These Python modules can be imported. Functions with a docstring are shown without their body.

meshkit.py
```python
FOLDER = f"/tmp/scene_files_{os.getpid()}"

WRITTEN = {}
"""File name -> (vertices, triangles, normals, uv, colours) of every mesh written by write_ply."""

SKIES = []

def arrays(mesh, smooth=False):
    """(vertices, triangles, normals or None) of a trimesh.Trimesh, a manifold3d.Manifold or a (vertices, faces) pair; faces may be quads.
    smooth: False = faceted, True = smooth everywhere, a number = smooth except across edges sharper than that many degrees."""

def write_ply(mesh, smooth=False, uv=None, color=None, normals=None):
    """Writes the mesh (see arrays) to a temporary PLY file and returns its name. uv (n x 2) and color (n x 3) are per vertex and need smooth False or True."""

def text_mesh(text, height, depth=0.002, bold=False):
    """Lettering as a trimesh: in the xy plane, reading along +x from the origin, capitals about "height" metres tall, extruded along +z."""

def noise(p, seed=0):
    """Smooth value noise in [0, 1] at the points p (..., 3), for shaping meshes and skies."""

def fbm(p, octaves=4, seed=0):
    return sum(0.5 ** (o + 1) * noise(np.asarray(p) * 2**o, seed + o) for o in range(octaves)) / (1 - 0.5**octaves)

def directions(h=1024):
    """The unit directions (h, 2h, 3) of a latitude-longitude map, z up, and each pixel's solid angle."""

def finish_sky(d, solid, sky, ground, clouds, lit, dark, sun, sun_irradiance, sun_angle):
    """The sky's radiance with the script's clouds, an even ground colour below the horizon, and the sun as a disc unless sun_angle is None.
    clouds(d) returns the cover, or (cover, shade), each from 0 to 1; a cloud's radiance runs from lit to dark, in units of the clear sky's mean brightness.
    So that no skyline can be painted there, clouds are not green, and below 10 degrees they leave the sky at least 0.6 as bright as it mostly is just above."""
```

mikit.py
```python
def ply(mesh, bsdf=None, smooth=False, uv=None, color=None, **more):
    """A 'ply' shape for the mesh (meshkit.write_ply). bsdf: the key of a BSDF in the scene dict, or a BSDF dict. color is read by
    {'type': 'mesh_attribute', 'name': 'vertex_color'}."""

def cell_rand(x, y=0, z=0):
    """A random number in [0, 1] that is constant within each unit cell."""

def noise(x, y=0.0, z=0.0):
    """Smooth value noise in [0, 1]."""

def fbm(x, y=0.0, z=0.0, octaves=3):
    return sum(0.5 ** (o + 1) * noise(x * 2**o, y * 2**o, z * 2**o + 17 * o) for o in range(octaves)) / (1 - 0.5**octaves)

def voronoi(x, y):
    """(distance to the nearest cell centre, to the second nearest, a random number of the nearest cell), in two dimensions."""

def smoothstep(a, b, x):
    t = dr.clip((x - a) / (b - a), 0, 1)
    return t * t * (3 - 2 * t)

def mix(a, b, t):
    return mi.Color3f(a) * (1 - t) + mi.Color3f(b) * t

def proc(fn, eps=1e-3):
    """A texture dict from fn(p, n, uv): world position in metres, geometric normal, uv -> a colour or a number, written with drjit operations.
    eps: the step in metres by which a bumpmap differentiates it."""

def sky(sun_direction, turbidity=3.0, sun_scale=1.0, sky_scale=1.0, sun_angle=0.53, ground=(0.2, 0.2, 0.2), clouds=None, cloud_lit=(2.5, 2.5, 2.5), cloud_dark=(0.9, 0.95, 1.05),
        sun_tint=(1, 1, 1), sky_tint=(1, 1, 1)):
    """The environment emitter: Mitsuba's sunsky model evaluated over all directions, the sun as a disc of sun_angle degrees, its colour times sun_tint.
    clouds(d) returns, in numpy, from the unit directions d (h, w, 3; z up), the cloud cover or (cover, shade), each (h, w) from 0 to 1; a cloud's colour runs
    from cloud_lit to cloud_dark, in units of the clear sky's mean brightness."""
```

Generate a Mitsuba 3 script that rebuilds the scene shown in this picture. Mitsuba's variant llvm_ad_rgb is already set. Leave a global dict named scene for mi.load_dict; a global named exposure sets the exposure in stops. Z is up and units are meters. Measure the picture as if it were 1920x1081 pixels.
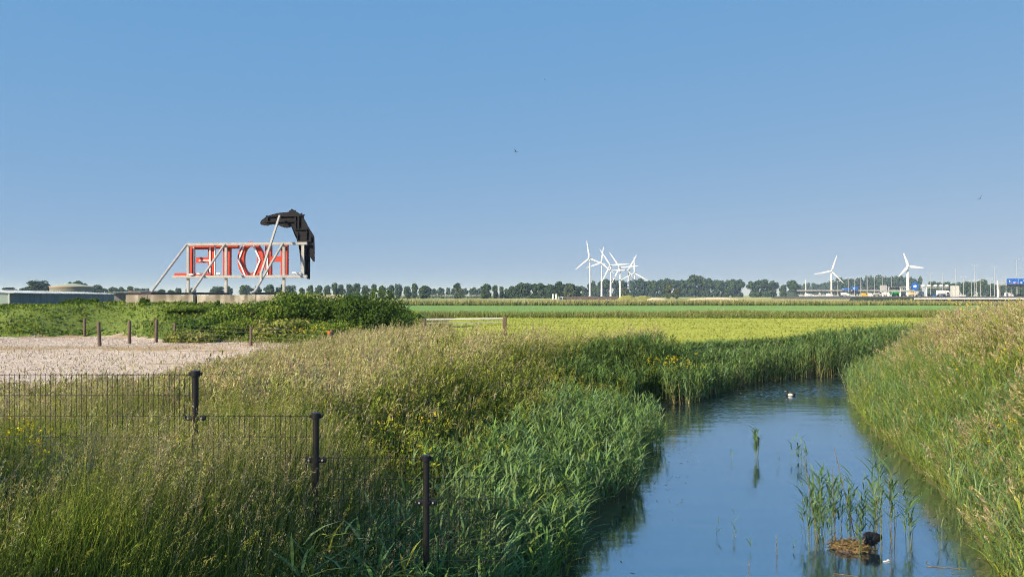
import math, numpy as np, trimesh, mitsuba as mi, drjit as dr, mikit, meshkit
import shapely
from shapely.geometry import Polygon
from mikit import proc, noise, fbm, voronoi, smoothstep, mix, cell_rand

T = mi.ScalarTransform4f
scene, labels = {}, {}
rng = np.random.default_rng(11)

# ------------------------------------------------------------------ camera, sky, exposure
EYE_Z, FPX = 3.8, 1507.0
scene['camera'] = {'type': 'perspective', 'fov': 65.0, 'near_clip': 0.1, 'far_clip': 30000.0,
                   'to_world': T().look_at(origin=[0, 0, EYE_Z], target=[0, 100, EYE_Z + 0.83], up=[0, 0, 1]),
                   'medium': {'type': 'ref', 'id': 'haze_air'}}
scene['haze_air'] = {'type': 'homogeneous', 'albedo': {'type': 'rgb', 'value': [0.95, 0.95, 0.95]}, 'sigma_t': {'type': 'rgb', 'value': [0.00010, 0.000135, 0.00020]}}
scene['haze'] = {'type': 'cube', 'to_world': T().translate([0, 5800, 37]).scale([6100, 6300, 40]), 'bsdf': {'type': 'null'}, 'interior': {'type': 'ref', 'id': 'haze_air'}}
labels['haze'] = {'label': 'thin pale haze over the far fields', 'category': 'haze', 'kind': 'stuff'}
SUN_AZ, SUN_EL = math.radians(52), math.radians(28)
SUN = [-math.sin(SUN_AZ) * math.cos(SUN_EL), -math.cos(SUN_AZ) * math.cos(SUN_EL), math.sin(SUN_EL)]
scene['sky'] = mikit.sky(SUN, turbidity=2.4, ground=(0.12, 0.14, 0.06), sky_tint=(1.18, 0.62, 0.25), sun_tint=(0.94, 1.0, 1.10),
                         clouds=lambda d: 0.70, cloud_lit=(0.34, 1.58, 3.5))   # an even veil of high haze
exposure = 2.6


def X(px, d): return d * (px - 960.0) / FPX          # metres east of the viewpoint, at d metres
def Z(py, d): return EYE_Z - d * (py - 553.0) / FPX


# ------------------------------------------------------------------ materials
def rgb(*c): return {'type': 'rgb', 'value': list(c)}
def mat(key, c, rough=0.6, metal=0.0, spec=0.4, **k):
    scene[key] = {'type': 'twosided', 'bsdf': {'type': 'principled', 'base_color': c if isinstance(c, dict) else rgb(*c), 'roughness': rough, 'metallic': metal, 'specular': spec, **k}}


scene['leaf'] = {'type': 'principledthin', 'base_color': {'type': 'mesh_attribute', 'name': 'vertex_color'}, 'roughness': 0.6, 'diff_trans': 0.55, 'eta': 1.3}


def f_soil(p, n, uv):
    a = fbm(p.x * 0.9, p.y * 0.9, 0, 3); b = noise(p.x * 9, p.y * 9, p.z * 9)
    return mix((0.045, 0.05, 0.02), (0.10, 0.10, 0.04), a * 0.7 + b * 0.3)
def f_gravel(p, n, uv):
    a = fbm(p.x * 0.25, p.y * 0.45, 3, 3); b = noise(p.x * 14, p.y * 14); c = noise(p.x * 5, p.y * 5, 9)
    c0 = mix((0.33, 0.265, 0.215), (0.46, 0.395, 0.335), smoothstep(0.2, 0.8, b * 0.55 + c * 0.45))
    track = smoothstep(2.2, 0.6, dr.abs(p.y - 36.6 - 2.5 * (noise(p.x * 0.15, 3) - 0.5))) * smoothstep(0.25, 0.6, noise(p.x * 0.7, p.y * 1.1, 6))
    return mix(c0, (0.27, 0.20, 0.12), dr.maximum(smoothstep(0.56, 0.72, a), track * 0.85))
def f_mown(p, n, uv):
    a = fbm(p.x * 0.11, p.y * 0.3, 1, 3); r = noise(p.x * 0.06, p.y * 0.9, 4); c = noise(p.x * 1.3, p.y * 2.1, 7); g = noise(p.x * 6, p.y * 6)
    t = a * 0.45 + r * 0.2 + c * 0.2 + g * 0.15
    return mix((0.15, 0.19, 0.028), (0.25, 0.265, 0.055), smoothstep(0.1, 0.9, t))
def f_green(p, n, uv):
    a = fbm(p.x * 0.05, p.y * 0.12, 5, 3); c = noise(p.x * 0.9, p.y * 0.5, 2)
    return mix((0.08, 0.155, 0.042), (0.12, 0.195, 0.065), a * 0.7 + c * 0.3)
def f_meadow(p, n, uv):
    a = fbm(p.x * 0.02, p.y * 0.03, 2, 4); c = noise(p.x * 0.25, p.y * 0.06, 5)
    return mix((0.12, 0.17, 0.05), (0.24, 0.22, 0.11), smoothstep(0.3, 0.7, a * 0.6 + c * 0.4))
def f_mound(p, n, uv):
    a = fbm(p.x * 0.8, p.y * 0.8, p.z, 3)
    return mix((0.08, 0.13, 0.03), (0.15, 0.20, 0.045), a)
def f_concrete(p, n, uv):
    a = fbm(p.x * 1.6, p.y * 1.6, p.z * 1.6, 4); s = noise(p.x * 5.0, p.y * 5.0, p.z * 0.5)
    stain = smoothstep(0.5, 0.75, noise(p.x * 3.5, p.y * 3.5, p.z * 0.6 + 5)) * smoothstep(3.3, 3.8, p.z + 0.25 * a)
    return mix(mix((0.26, 0.235, 0.185), (0.50, 0.46, 0.38), smoothstep(0.25, 0.75, a * 0.6 + s * 0.4)), (0.13, 0.11, 0.085), stain * 0.7)
def f_wood(p, n, uv):
    a = noise(p.x * 30, p.y * 30, p.z * 4); b = fbm(p.x * 8, p.y * 8, p.z * 3)
    return mix((0.07, 0.045, 0.035), (0.19, 0.14, 0.11), a * 0.6 + b * 0.4)
def f_galv(p, n, uv):
    a = fbm(p.x * 3, p.y * 3, p.z * 3); s = noise(p.x * 12, p.y * 12, p.z * 1.2)
    return mix((0.25, 0.25, 0.245), (0.45, 0.45, 0.44), a * 0.6 + s * 0.4)
def f_red(p, n, uv):
    a = fbm(p.x * 2, p.y * 2, p.z * 2)
    return mix((0.38, 0.03, 0.017), (0.50, 0.05, 0.026), a)
def f_black(p, n, uv):
    a = fbm(p.x * 2.5, p.y * 2.5, p.z * 2.5)
    return mix((0.006, 0.0065, 0.009), (0.015, 0.016, 0.021), a)
def f_barn(p, n, uv):
    s = noise(p.x * 1.1, p.y * 1.1, p.z * 0.3); r = noise((p.x + p.y) * 6, 0, 0)
    return mix((0.075, 0.08, 0.10), (0.13, 0.14, 0.16), s * 0.7 + r * 0.3)
def f_barnroof(p, n, uv):
    s = noise(p.x * 0.5, p.y * 0.5, 3)
    return mix((0.50, 0.51, 0.52), (0.75, 0.75, 0.74), smoothstep(0.25, 0.5, s))
def h_water(p, n, uv):
    gust = smoothstep(0.30, 0.62, fbm(p.x * 0.16, p.y * 0.11, 8, 2)) * smoothstep(22.0, 29.0, p.y)
    long = noise(p.x * 0.9, p.y * 3.2, 1) * 0.5 + noise(p.x * 1.9 + p.y * 0.6, p.y * 6.5, 4) * 0.27
    fine = noise(p.x * 9, p.y * 17, 2) * 0.07
    return long * 0.0075 + fine * (0.004 + 0.15 * gust)


for k, f, r in (('m_soil', f_soil, .95), ('m_gravel', f_gravel, .95), ('m_mown', f_mown, .95), ('m_green', f_green, .95), ('m_meadow', f_meadow, .95),
                ('m_mound', f_mound, .95), ('m_concrete', f_concrete, .9), ('m_wood', f_wood, .85), ('m_galv', f_galv, .5), ('m_red', f_red, .45),
                ('m_black', f_black, .6), ('m_barn', f_barn, .7), ('m_barnroof', f_barnroof, .6)):
    mat(k, proc(f), r, spec=0.15 if r > .9 or k == 'm_black' else 0.4)
mat('m_white', (0.80, 0.80, 0.79), .45)
mat('m_turbine', (0.72, 0.72, 0.73), .5)
mat('m_rail', (0.62, 0.62, 0.60), .5)
mat('m_grey', (0.42, 0.43, 0.44), .55)
mat('m_wire', (0.22, 0.22, 0.21), .6)
mat('m_dark', (0.025, 0.027, 0.032), .5)
mat('m_fence', (0.012, 0.012, 0.014), .38, spec=.5)
mat('m_bolt', (0.85, 0.85, 0.85), .25, metal=.7)
mat('m_blue', (0.01, 0.12, 0.55), .45)
mat('m_glass', (0.02, 0.025, 0.03), .15)
mat('m_tyre', (0.02, 0.02, 0.02), .8)
mat('m_asphalt', (0.07, 0.07, 0.072), .9)
mat('m_greenpaint', (0.03, 0.32, 0.08), .4)
mat('m_yellowpaint', (0.62, 0.40, 0.04), .4)
mat('m_creampaint', (0.70, 0.55, 0.32), .4)
mat('m_redbarn', (0.40, 0.14, 0.11), .6)
mat('m_tankroof', (0.30, 0.33, 0.24), .7)
mat('m_tankwall', (0.17, 0.17, 0.13), .7)
mat('m_tankrim', (0.36, 0.24, 0.16), .7)
mat('m_orange', (0.75, 0.18, 0.04), .5)
mat('m_screen', (0.035, 0.055, 0.045), .8)
mat('m_glasshouse', (0.50, 0.56, 0.50), .2)
mat('m_feather_black', (0.014, 0.014, 0.016), .6)
mat('m_feather_white', (0.55, 0.55, 0.53), .7)
mat('m_brownbank', (0.085, 0.062, 0.055), .95)
mat('m_sand', (0.50, 0.41, 0.28), .95)
mat('m_bark', (0.10, 0.08, 0.06), .9)
mat('m_bill', (0.55, 0.56, 0.58), .5)
scene['m_water'] = {'type': 'bumpmap', 'arbitrary': proc(h_water, 4e-3), 'scale': 1.0,
                    'bsdf': {'type': 'blendbsdf', 'weight': 0.52,
                             'first': {'type': 'principled', 'base_color': rgb(0.012, 0.026, 0.034), 'roughness': 0.03, 'eta': 3.0},
                             'second': {'type': 'roughconductor', 'material': 'none', 'alpha': 0.02, 'specular_reflectance': rgb(0.86, 0.90, 0.94)}}}

# ------------------------------------------------------------------ helpers


def numbered(name):
    if name not in scene and name not in labels and not any(k.startswith(name + '__') for k in scene):
        return name
    i = 1
    while True:
        k = f'{name}_{i:03d}'
        if k not in scene and k not in labels and not any(s.startswith(k + '__') for s in scene):
            return k
        i += 1


taken = {}
def newkey(name):
    n = taken.get(name, -1) + 1
    taken[name] = n
    return name if n == 0 else f'{name}_{n:03d}'


def thing(name, label, cat, group=None):
    k = newkey(name)
    labels[k] = {'label': label, 'category': cat}
    if group: labels[k]['group'] = group
    return k


def part(parent, name, mesh, bsdf, smooth=False, label=None):
    k = newkey(f'{parent}__{name}')
    scene[k] = mikit.ply(mesh, bsdf, smooth)
    if label: labels[k] = {'label': label}
    return k


def single(name, label, cat, mesh, bsdf, smooth=False, group=None):
    k = thing(name, label, cat, group)
    scene[k] = mikit.ply(mesh, bsdf, smooth)
    return k


def structure(name, label, mesh, bsdf, smooth=False, **kw):
    k = newkey(name)
    labels[k] = {'label': label, 'category': name.replace('_', ' '), 'kind': 'structure'}
    scene[k] = mikit.ply(mesh, bsdf, smooth, **kw)
    return k


def cat(ms): return trimesh.util.concatenate([m for m in ms])
def box(x0, x1, y0, y1, z0, z1):
    m = trimesh.creation.box((x1 - x0, y1 - y0, z1 - z0)); m.apply_translation(((x0 + x1) / 2, (y0 + y1) / 2, (z0 + z1) / 2)); return m


def cbox(x0, x1, y0, y1, z0, z1, c=0.02):
    """box with chamfered edges"""
    c = min(c, (x1 - x0) * .3, (y1 - y0) * .3, (z1 - z0) * .3)
    p = []
    for a in (0, 1):
        for b in (0, 1):
            for d in (0, 1):
                x, y, z = (x0, x1)[a], (y0, y1)[b], (z0, z1)[d]
                sx, sy, sz = (c, -c)[a], (c, -c)[b], (c, -c)[d]
                p += [(x + sx, y + sy, z), (x + sx, y, z + sz), (x, y + sy, z + sz)]
    return trimesh.Trimesh(p).convex_hull


def bar(a, b, w, h=None, up=(0, 0, 1)):
    """rectangular bar from a to b, w wide and h high"""
    h = h or w
    a, b = np.array(a, float), np.array(b, float)
    L = np.linalg.norm(b - a); t = (b - a) / L
    u = np.array(up, float)
    if abs(t @ u) > .97: u = np.array([0, 1., 0])
    s = np.cross(t, u); s /= np.linalg.norm(s); u = np.cross(s, t)
    m = trimesh.creation.box((w, h, L))
    M = np.eye(4); M[:3, 0], M[:3, 1], M[:3, 2], M[:3, 3] = s, u, t, (a + b) / 2
    m.apply_transform(M); return m


def rod(a, b, r0, r1=None, n=8):
    """tapered round rod with closed ends"""
    r1 = r0 if r1 is None else r1
    a, b = np.array(a, float), np.array(b, float)
    t = (b - a) / np.linalg.norm(b - a)
    s = np.cross(t, [0, 1, 0] if abs(t[2]) > .9 else [0, 0, 1]); s /= np.linalg.norm(s); u = np.cross(t, s)
    g = np.arange(n) * 2 * np.pi / n
    ring = np.cos(g)[:, None] * s + np.sin(g)[:, None] * u
    v = np.vstack([a + ring * r0, b + ring * r1, [a], [b]])
    i = np.arange(n); j = (i + 1) % n
    f = np.vstack([np.c_[i, j, j + n], np.c_[i, j + n, i + n], np.c_[j, i, i * 0 + 2 * n], np.c_[i + n, j + n, i * 0 + 2 * n + 1]])
    m = trimesh.Trimesh(v, f, process=False)
    return m


def lathe(profile, n=24, at=(0, 0, 0)):
    p = np.array(profile, float); g = np.arange(n) * 2 * np.pi / n
    v = np.stack([p[:, None, 0] * np.cos(g), p[:, None, 0] * np.sin(g), np.repeat(p[:, 1:2], n, 1)], -1).reshape(-1, 3) + np.array(at)
    i, j = np.meshgrid(np.arange(len(p) - 1), np.arange(n), indexing='ij')
    a, b = i * n + j, i * n + (j + 1) % n
    q = np.stack([a, b, b + n, a + n], -1).reshape(-1, 4)
    return trimesh.Trimesh(v, np.vstack([q[:, [0, 1, 2]], q[:, [0, 2, 3]]]), process=False)


def ellipsoid(c, r, sub=2):
    m = trimesh.creation.icosphere(subdivisions=sub); m.vertices = m.vertices * np.array(r) + np.array(c); return m


class Veg:
    """many small coloured faces"""
    def __init__(s): s.v, s.f, s.c, s.n = [], [], [], 0
    def add(s, v, f, c):
        s.v.append(v.astype(np.float32)); s.f.append(f + s.n); s.c.append(np.clip(c, 0, 1).astype(np.float32)); s.n += len(v)
    def shape(s): return mikit.ply((np.vstack(s.v), np.vstack(s.f)), 'leaf', False, color=np.vstack(s.c))


def U(a, b, n): return rng.uniform(a, b, n)


def ribbons(base, h, w, az, lean, curl, c0, c1, seg=3, twist=None, wide=0.25):
    """curved tapering blades; c0 root colour, c1 tip colour"""
    n = len(base); t = np.linspace(0, 1, seg + 1)
    h, w, az, lean, curl = (np.broadcast_to(x, (n,)) for x in (h, w, az, lean, curl))
    hor = h[:, None] * (lean[:, None] * t + curl[:, None] * t ** 2)
    ver = h[:, None] * t * (1 - np.clip(0.45 * (curl[:, None] + 0.5 * lean[:, None]), 0, .75) * t)
    c = np.stack([base[:, None, 0] + hor * np.cos(az)[:, None], base[:, None, 1] + hor * np.sin(az)[:, None], base[:, None, 2] + ver], -1)
    a2 = az + np.pi / 2 + (rng.normal(0, .7, n) if twist is None else twist)
    side = np.stack([np.cos(a2), np.sin(a2), 0 * a2], -1)
    prof = np.where(t < wide, 0.6 + 0.4 * t / wide, 1 - ((t - wide) / (1 - wide)) ** 1.6)
    off = side[:, None, :] * (w[:, None] * prof[None, :] * .5)[..., None]
    v = np.concatenate([np.stack([c[:, :-1] - off[:, :-1], c[:, :-1] + off[:, :-1]], 2).reshape(n, 2 * seg, 3), c[:, -1:]], 1)
    m = 2 * seg + 1
    f = []
    for k in range(seg - 1):
        f += [(2 * k, 2 * k + 1, 2 * k + 3), (2 * k, 2 * k + 3, 2 * k + 2)]
    f.append((2 * seg - 2, 2 * seg - 1, 2 * seg))
    f = (np.array(f)[None] + (np.arange(n) * m)[:, None, None]).reshape(-1, 3)
    tt = np.concatenate([np.repeat(t[:-1], 2), [1.0]])[None, :, None]
    col = c0[:, None, :] * (1 - tt) + c1[:, None, :] * tt
    return v.reshape(-1, 3), f, col.reshape(-1, 3), c


def specks(cent, size, aspect, c, up=0.5, n_out=None):
    """one triangle pair (leaf) at each centre"""
    n = len(cent); size = np.broadcast_to(size, (n,))
    a = rng.normal(size=(n, 3)); a[:, 2] *= up; a /= np.linalg.norm(a, axis=1, keepdims=True)
    b = rng.normal(size=(n, 3))
    if n_out is not None:
        nn = n_out + 0.55 * rng.normal(size=(n, 3)); a = np.cross(nn, b); a /= np.linalg.norm(a, axis=1, keepdims=True); b = np.cross(nn, a)
    b -= a * (a * b).sum(1, keepdims=True); b /= np.linalg.norm(b, axis=1, keepdims=True)
    L = size[:, None] * a; W = (size * aspect)[:, None] * b
    v = np.stack([cent - L, cent + W, cent + L, cent - W], 1).reshape(-1, 3)
    k = (np.arange(n) * 4)[:, None]
    f = np.vstack([k + [0, 1, 2], k + [0, 2, 3]])
    return v, f, np.repeat(c, 4, 0)


def panicles(c, size, k, col, spread=.28, piece=(.14, .26)):
    """seed heads round the top of stems; c: centre lines from ribbons"""
    n = len(c); tip = c[:, -1]; d = c[:, -1] - c[:, -2]; d /= np.linalg.norm(d, axis=1, keepdims=True) + 1e-9
    u = rng.uniform(0, 1, (n, k)); size = np.broadcast_to(size, (n,))
    r = rng.normal(size=(n, k, 3)) * (size[:, None] * spread * (0.25 + u * .75))[..., None] * .5
    p = tip[:, None] - d[:, None] * (u * size[:, None])[..., None] + r
    a = d[:, None] + rng.normal(size=(n, k, 3)) * .45; a /= np.linalg.norm(a, axis=-1, keepdims=True)
    b = np.cross(a, rng.normal(size=(n, k, 3))); b /= np.linalg.norm(b, axis=-1, keepdims=True) + 1e-9
    L = (size[:, None] * rng.uniform(*piece, (n, k)))[..., None]
    v = np.stack([p - a * L, p + a * L, p + b * L * .38], 2).reshape(-1, 3)
    f = np.arange(n * k * 3).reshape(-1, 3)
    cc = col[:, None] * rng.uniform(.75, 1.25, (n, k, 1))
    return v, f, np.repeat(cc.reshape(-1, 3), 3, 0)


def pal(n, cols, weights, var=.22):
    """a colour for each of n plants"""
    i = rng.choice(len(cols), n, p=np.array(weights) / sum(weights))
    return np.array(cols)[i] * rng.uniform(1 - var, 1 + var, (n, 1)) * rng.uniform(.92, 1.08, (n, 3))


GRASS, LIME, DEEP = (0.145, 0.22, 0.036), (0.25, 0.30, 0.055), (0.07, 0.12, 0.028)
STRAW, TAN, PURPLE = (0.46, 0.435, 0.22), (0.37, 0.34, 0.16), (0.37, 0.30, 0.20)
REED, REEDB, REEDD = (0.16, 0.265, 0.075), (0.18, 0.28, 0.125), (0.09, 0.16, 0.05)

# ------------------------------------------------------------------ terrain
LEFT = np.array([(-1.6, -14), (-1.1, 0), (-0.5, 5), (0.25, 9), (0.72, 10.85), (1.44, 12.8), (2.32, 15.2), (3.06, 18.1), (4.0, 23.2), (4.93, 27), (7.6, 31), (10.8, 35.4), (15.9, 38.4), (24, 43.5), (40, 52), (75, 70)], float)
RIGHT = np.array([(4.5, -14), (5.3, 3), (6.0, 8), (6.48, 10.85), (6.94, 11.76), (7.84, 14.1), (8.84, 17.5), (10.06, 22.3), (11.7, 27.7), (14.3, 34.3), (19, 37.3), (28, 41.5), (43, 48), (78, 65)], float)
CHANNEL = Polygon(np.vstack([LEFT, RIGHT[::-1]]))


def dist(poly, x, y):
    d = np.full(x.shape, 1e9)
    for a, b in zip(poly[:-1], poly[1:]):
        ab = b - a; t = np.clip(((x - a[0]) * ab[0] + (y - a[1]) * ab[1]) / (ab @ ab), 0, 1)
        d = np.minimum(d, np.hypot(x - a[0] - t * ab[0], y - a[1] - t * ab[1]))
    return d


def sstep(a, b, x):
    t = np.clip((x - a) / (b - a), 0, 1); return t * t * (3 - 2 * t)


def banks(x, y):
    """(distance outside the water, True on the right bank)"""
    dl, dr_ = dist(LEFT, x, y), dist(RIGHT, x, y)
    ins = shapely.contains_xy(CHANNEL, x, y)
    return np.where(ins, -np.minimum(dl, dr_), np.minimum(dl, dr_)), dr_ < dl


def mound_h(x, y):
    toe = 46.5 - 6.0 * sstep(-23, -14, x) + 0.8 * np.sin(x * .7)
    front = sstep(toe, toe + 3.0 + 6.2 * sstep(-23, -14, x), y); back = 1 - sstep(66, 74, y)
    right = 1 - sstep(-10.5, -4.5, x)
    return (1.60 + .16 * sstep(-32, -27, x) + .12 * sstep(-28, -25.5, x) * (1 - sstep(-20, -15, x))) * front * back * right


def ground_h(x, y):
    x, y = np.asarray(x, float), np.asarray(y, float)
    s, right = banks(x, y)
    p = np.stack([x, y, 0 * x], -1)
    bump = (meshkit.fbm(p * .55, 3) - .5) * .16 + (meshkit.fbm(p * 2.1, 2, 5) - .5) * .05
    bump *= 1 - sstep(60, 150, np.hypot(x, y))
    k = 1 - .40 * (1 - sstep(8, 13, y))
    far = sstep(26, 31, y)
    top = 1.34 + .52 * (1 - sstep(9, 20, y)) * (1 - sstep(-1.5, 2, x))
    sl = np.maximum(s, 0) / k
    left_h = .42 * sstep(0, 1.8, sl) + (top - .42) * sstep(1.6 * (1 - far * .9), 4.6 - far * 2.2, sl)
    crest = 1.3 + 1.24 * (1 - sstep(25, 35, y)) * (1 - sstep(13, 30, s))
    right_h = .25 * sstep(0, .5, s) + (crest - .25) * sstep(.2, 3.6, s)
    h = np.where(right, right_h, left_h) + bump * sstep(0, 1.5, s)
    lot = (1 - sstep(-9, -7, x + .12 * (y - 30))) * sstep(17, 22, y)
    h -= bump * .7 * lot * sstep(0, 1.5, s)
    h = np.where(s < 0, -1.0 * sstep(0, -1.4, s), h)
    return h + mound_h(x, y)


gx = np.concatenate([-np.geomspace(6000, 48, 26), np.arange(-46, -12, .8), np.arange(-12, 19, .34), np.arange(19, 46, .8), np.geomspace(48, 6000, 26)])
gy = np.concatenate([[-400, -120, -50], np.arange(-24, 5, 1.0), np.arange(5, 44, .34), np.arange(44, 75, .7), np.geomspace(76, 12000, 60)])
GX, GY = np.meshgrid(gx, gy)
GZ = ground_h(GX.ravel(), GY.ravel()).reshape(GX.shape)
GV = np.stack([GX, GY, GZ], -1).reshape(-1, 3)
nx = len(gx)
ii, jj = np.meshgrid(np.arange(len(gy) - 1), np.arange(nx - 1), indexing='ij')
a0 = (ii * nx + jj).ravel()
GF = np.vstack([np.c_[a0, a0 + 1, a0 + nx + 1], np.c_[a0, a0 + nx + 1, a0 + nx]])
CEN = GV[GF].mean(1)
cx, cy = CEN[:, 0], CEN[:, 1]
S_C, R_C = banks(cx, cy)


def lot_mask(x, y):
    wob = 1.2 * np.sin(x * .9) + .8 * np.sin(y * .7 + x * .4)
    return (x < -9.0 - .10 * (y - 30) - .8 * (y < 29) + .45 * wob * .6) & (y > 19.5 + .5 * wob + .25 * (x + 13)) & (mound_h(x, y) < .06) & (y < 60) & (x > -60)


reg = np.zeros(len(GF), int)
reg[(cy > 40) & (cx > -6) & (S_C > 1.5)] = 2
reg[(cy > 98)] = 3
reg[(cy > 190)] = 4
reg[(S_C < 5.5) & (cy < 80)] = 0
reg[R_C & (cy < 60)] = 0
reg[lot_mask(cx, cy)] = 1
reg[(mound_h(cx, cy) >= .06)] = 5
for i, (nm, lb, m) in enumerate((('ground', 'grassy earth of the ditch banks', 'm_soil'), ('gravel_lot', 'pale gravel yard in front of the mound', 'm_gravel'),
                                 ('mown_field', 'bright yellow green mown field behind the ditch', 'm_mown'), ('green_field', 'fresh green field further back', 'm_green'),
                                 ('meadow', 'pale far meadow reaching to the tree line', 'm_meadow'), ('earth_mound', 'grassy earth mound under the sign', 'm_mound'))):
    f = GF[reg == i]; u, inv = np.unique(f, return_inverse=True)
    structure(nm, lb, (GV[u], inv.reshape(-1, 3)), m, True)

wp = CHANNEL.buffer(.9)
wx, wy = np.arange(-4, 80, .5), np.arange(-14, 72, .5)
WX, WY = np.meshgrid(wx, wy)
WV = np.stack([WX, WY, 0 * WX], -1).reshape(-1, 3)
ii, jj = np.meshgrid(np.arange(len(wy) - 1), np.arange(len(wx) - 1), indexing='ij')
a0 = (ii * len(wx) + jj).ravel()
WF = np.vstack([np.c_[a0, a0 + 1, a0 + len(wx) + 1], np.c_[a0, a0 + len(wx) + 1, a0 + len(wx)]])
wc = WV[WF].mean(1)
WF = WF[shapely.contains_xy(wp, wc[:, 0], wc[:, 1])]
u, inv = np.unique(WF, return_inverse=True)
structure('water', 'calm blue water of the ditch', (WV[u], inv.reshape(-1, 3)), 'm_water', True, uv=WV[u][:, :2])


def scatter(x0, x1, y0, y1, rho, keep=None, side=.70):
    """points with density rho(d) per square metre, a little wider than the view"""
    out = []
    step = 1.0
    for y in np.arange(y0, y1, step):
        a, b = max(x0, -side * (y + 1) - 1.0), min(x1, side * (y + 1) + 1.0)
        if b <= a: continue
        n = rng.poisson(rho(y + .5) * (b - a) * step)
        out.append(np.c_[U(a, b, n), U(y, y + step, n)])
    p = np.vstack(out)
    s, r = banks(p[:, 0], p[:, 1])
    m = np.ones(len(p), bool) if keep is None else keep(p[:, 0], p[:, 1], s, r)
    p, s = p[m], s[m]
    return np.c_[p, ground_h(p[:, 0], p[:, 1])], s


def patch(p, f, seed): return meshkit.fbm(np.c_[p[:, :2] * f, np.zeros(len(p))], 3, seed)


def stuff(key, label, cat_, veg):
    k = newkey(key)
    scene[k] = veg.shape(); labels[k] = {'label': label, 'category': cat_, 'kind': 'stuff'}


# --- tall grass of the left bank
def keep_left(x, y, s, r):
    return ~r & (s > np.where(y < 11, .5, np.where(y < 24.5, 1.9, 1.0))) & ~lot_mask(x + rng.normal(0, .35, len(x)), y + rng.normal(0, .6, len(x))) & (mound_h(x, y) < .25) & ~((y > 30) & (s > 6) & (x > -3)) & (y < 43)


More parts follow.
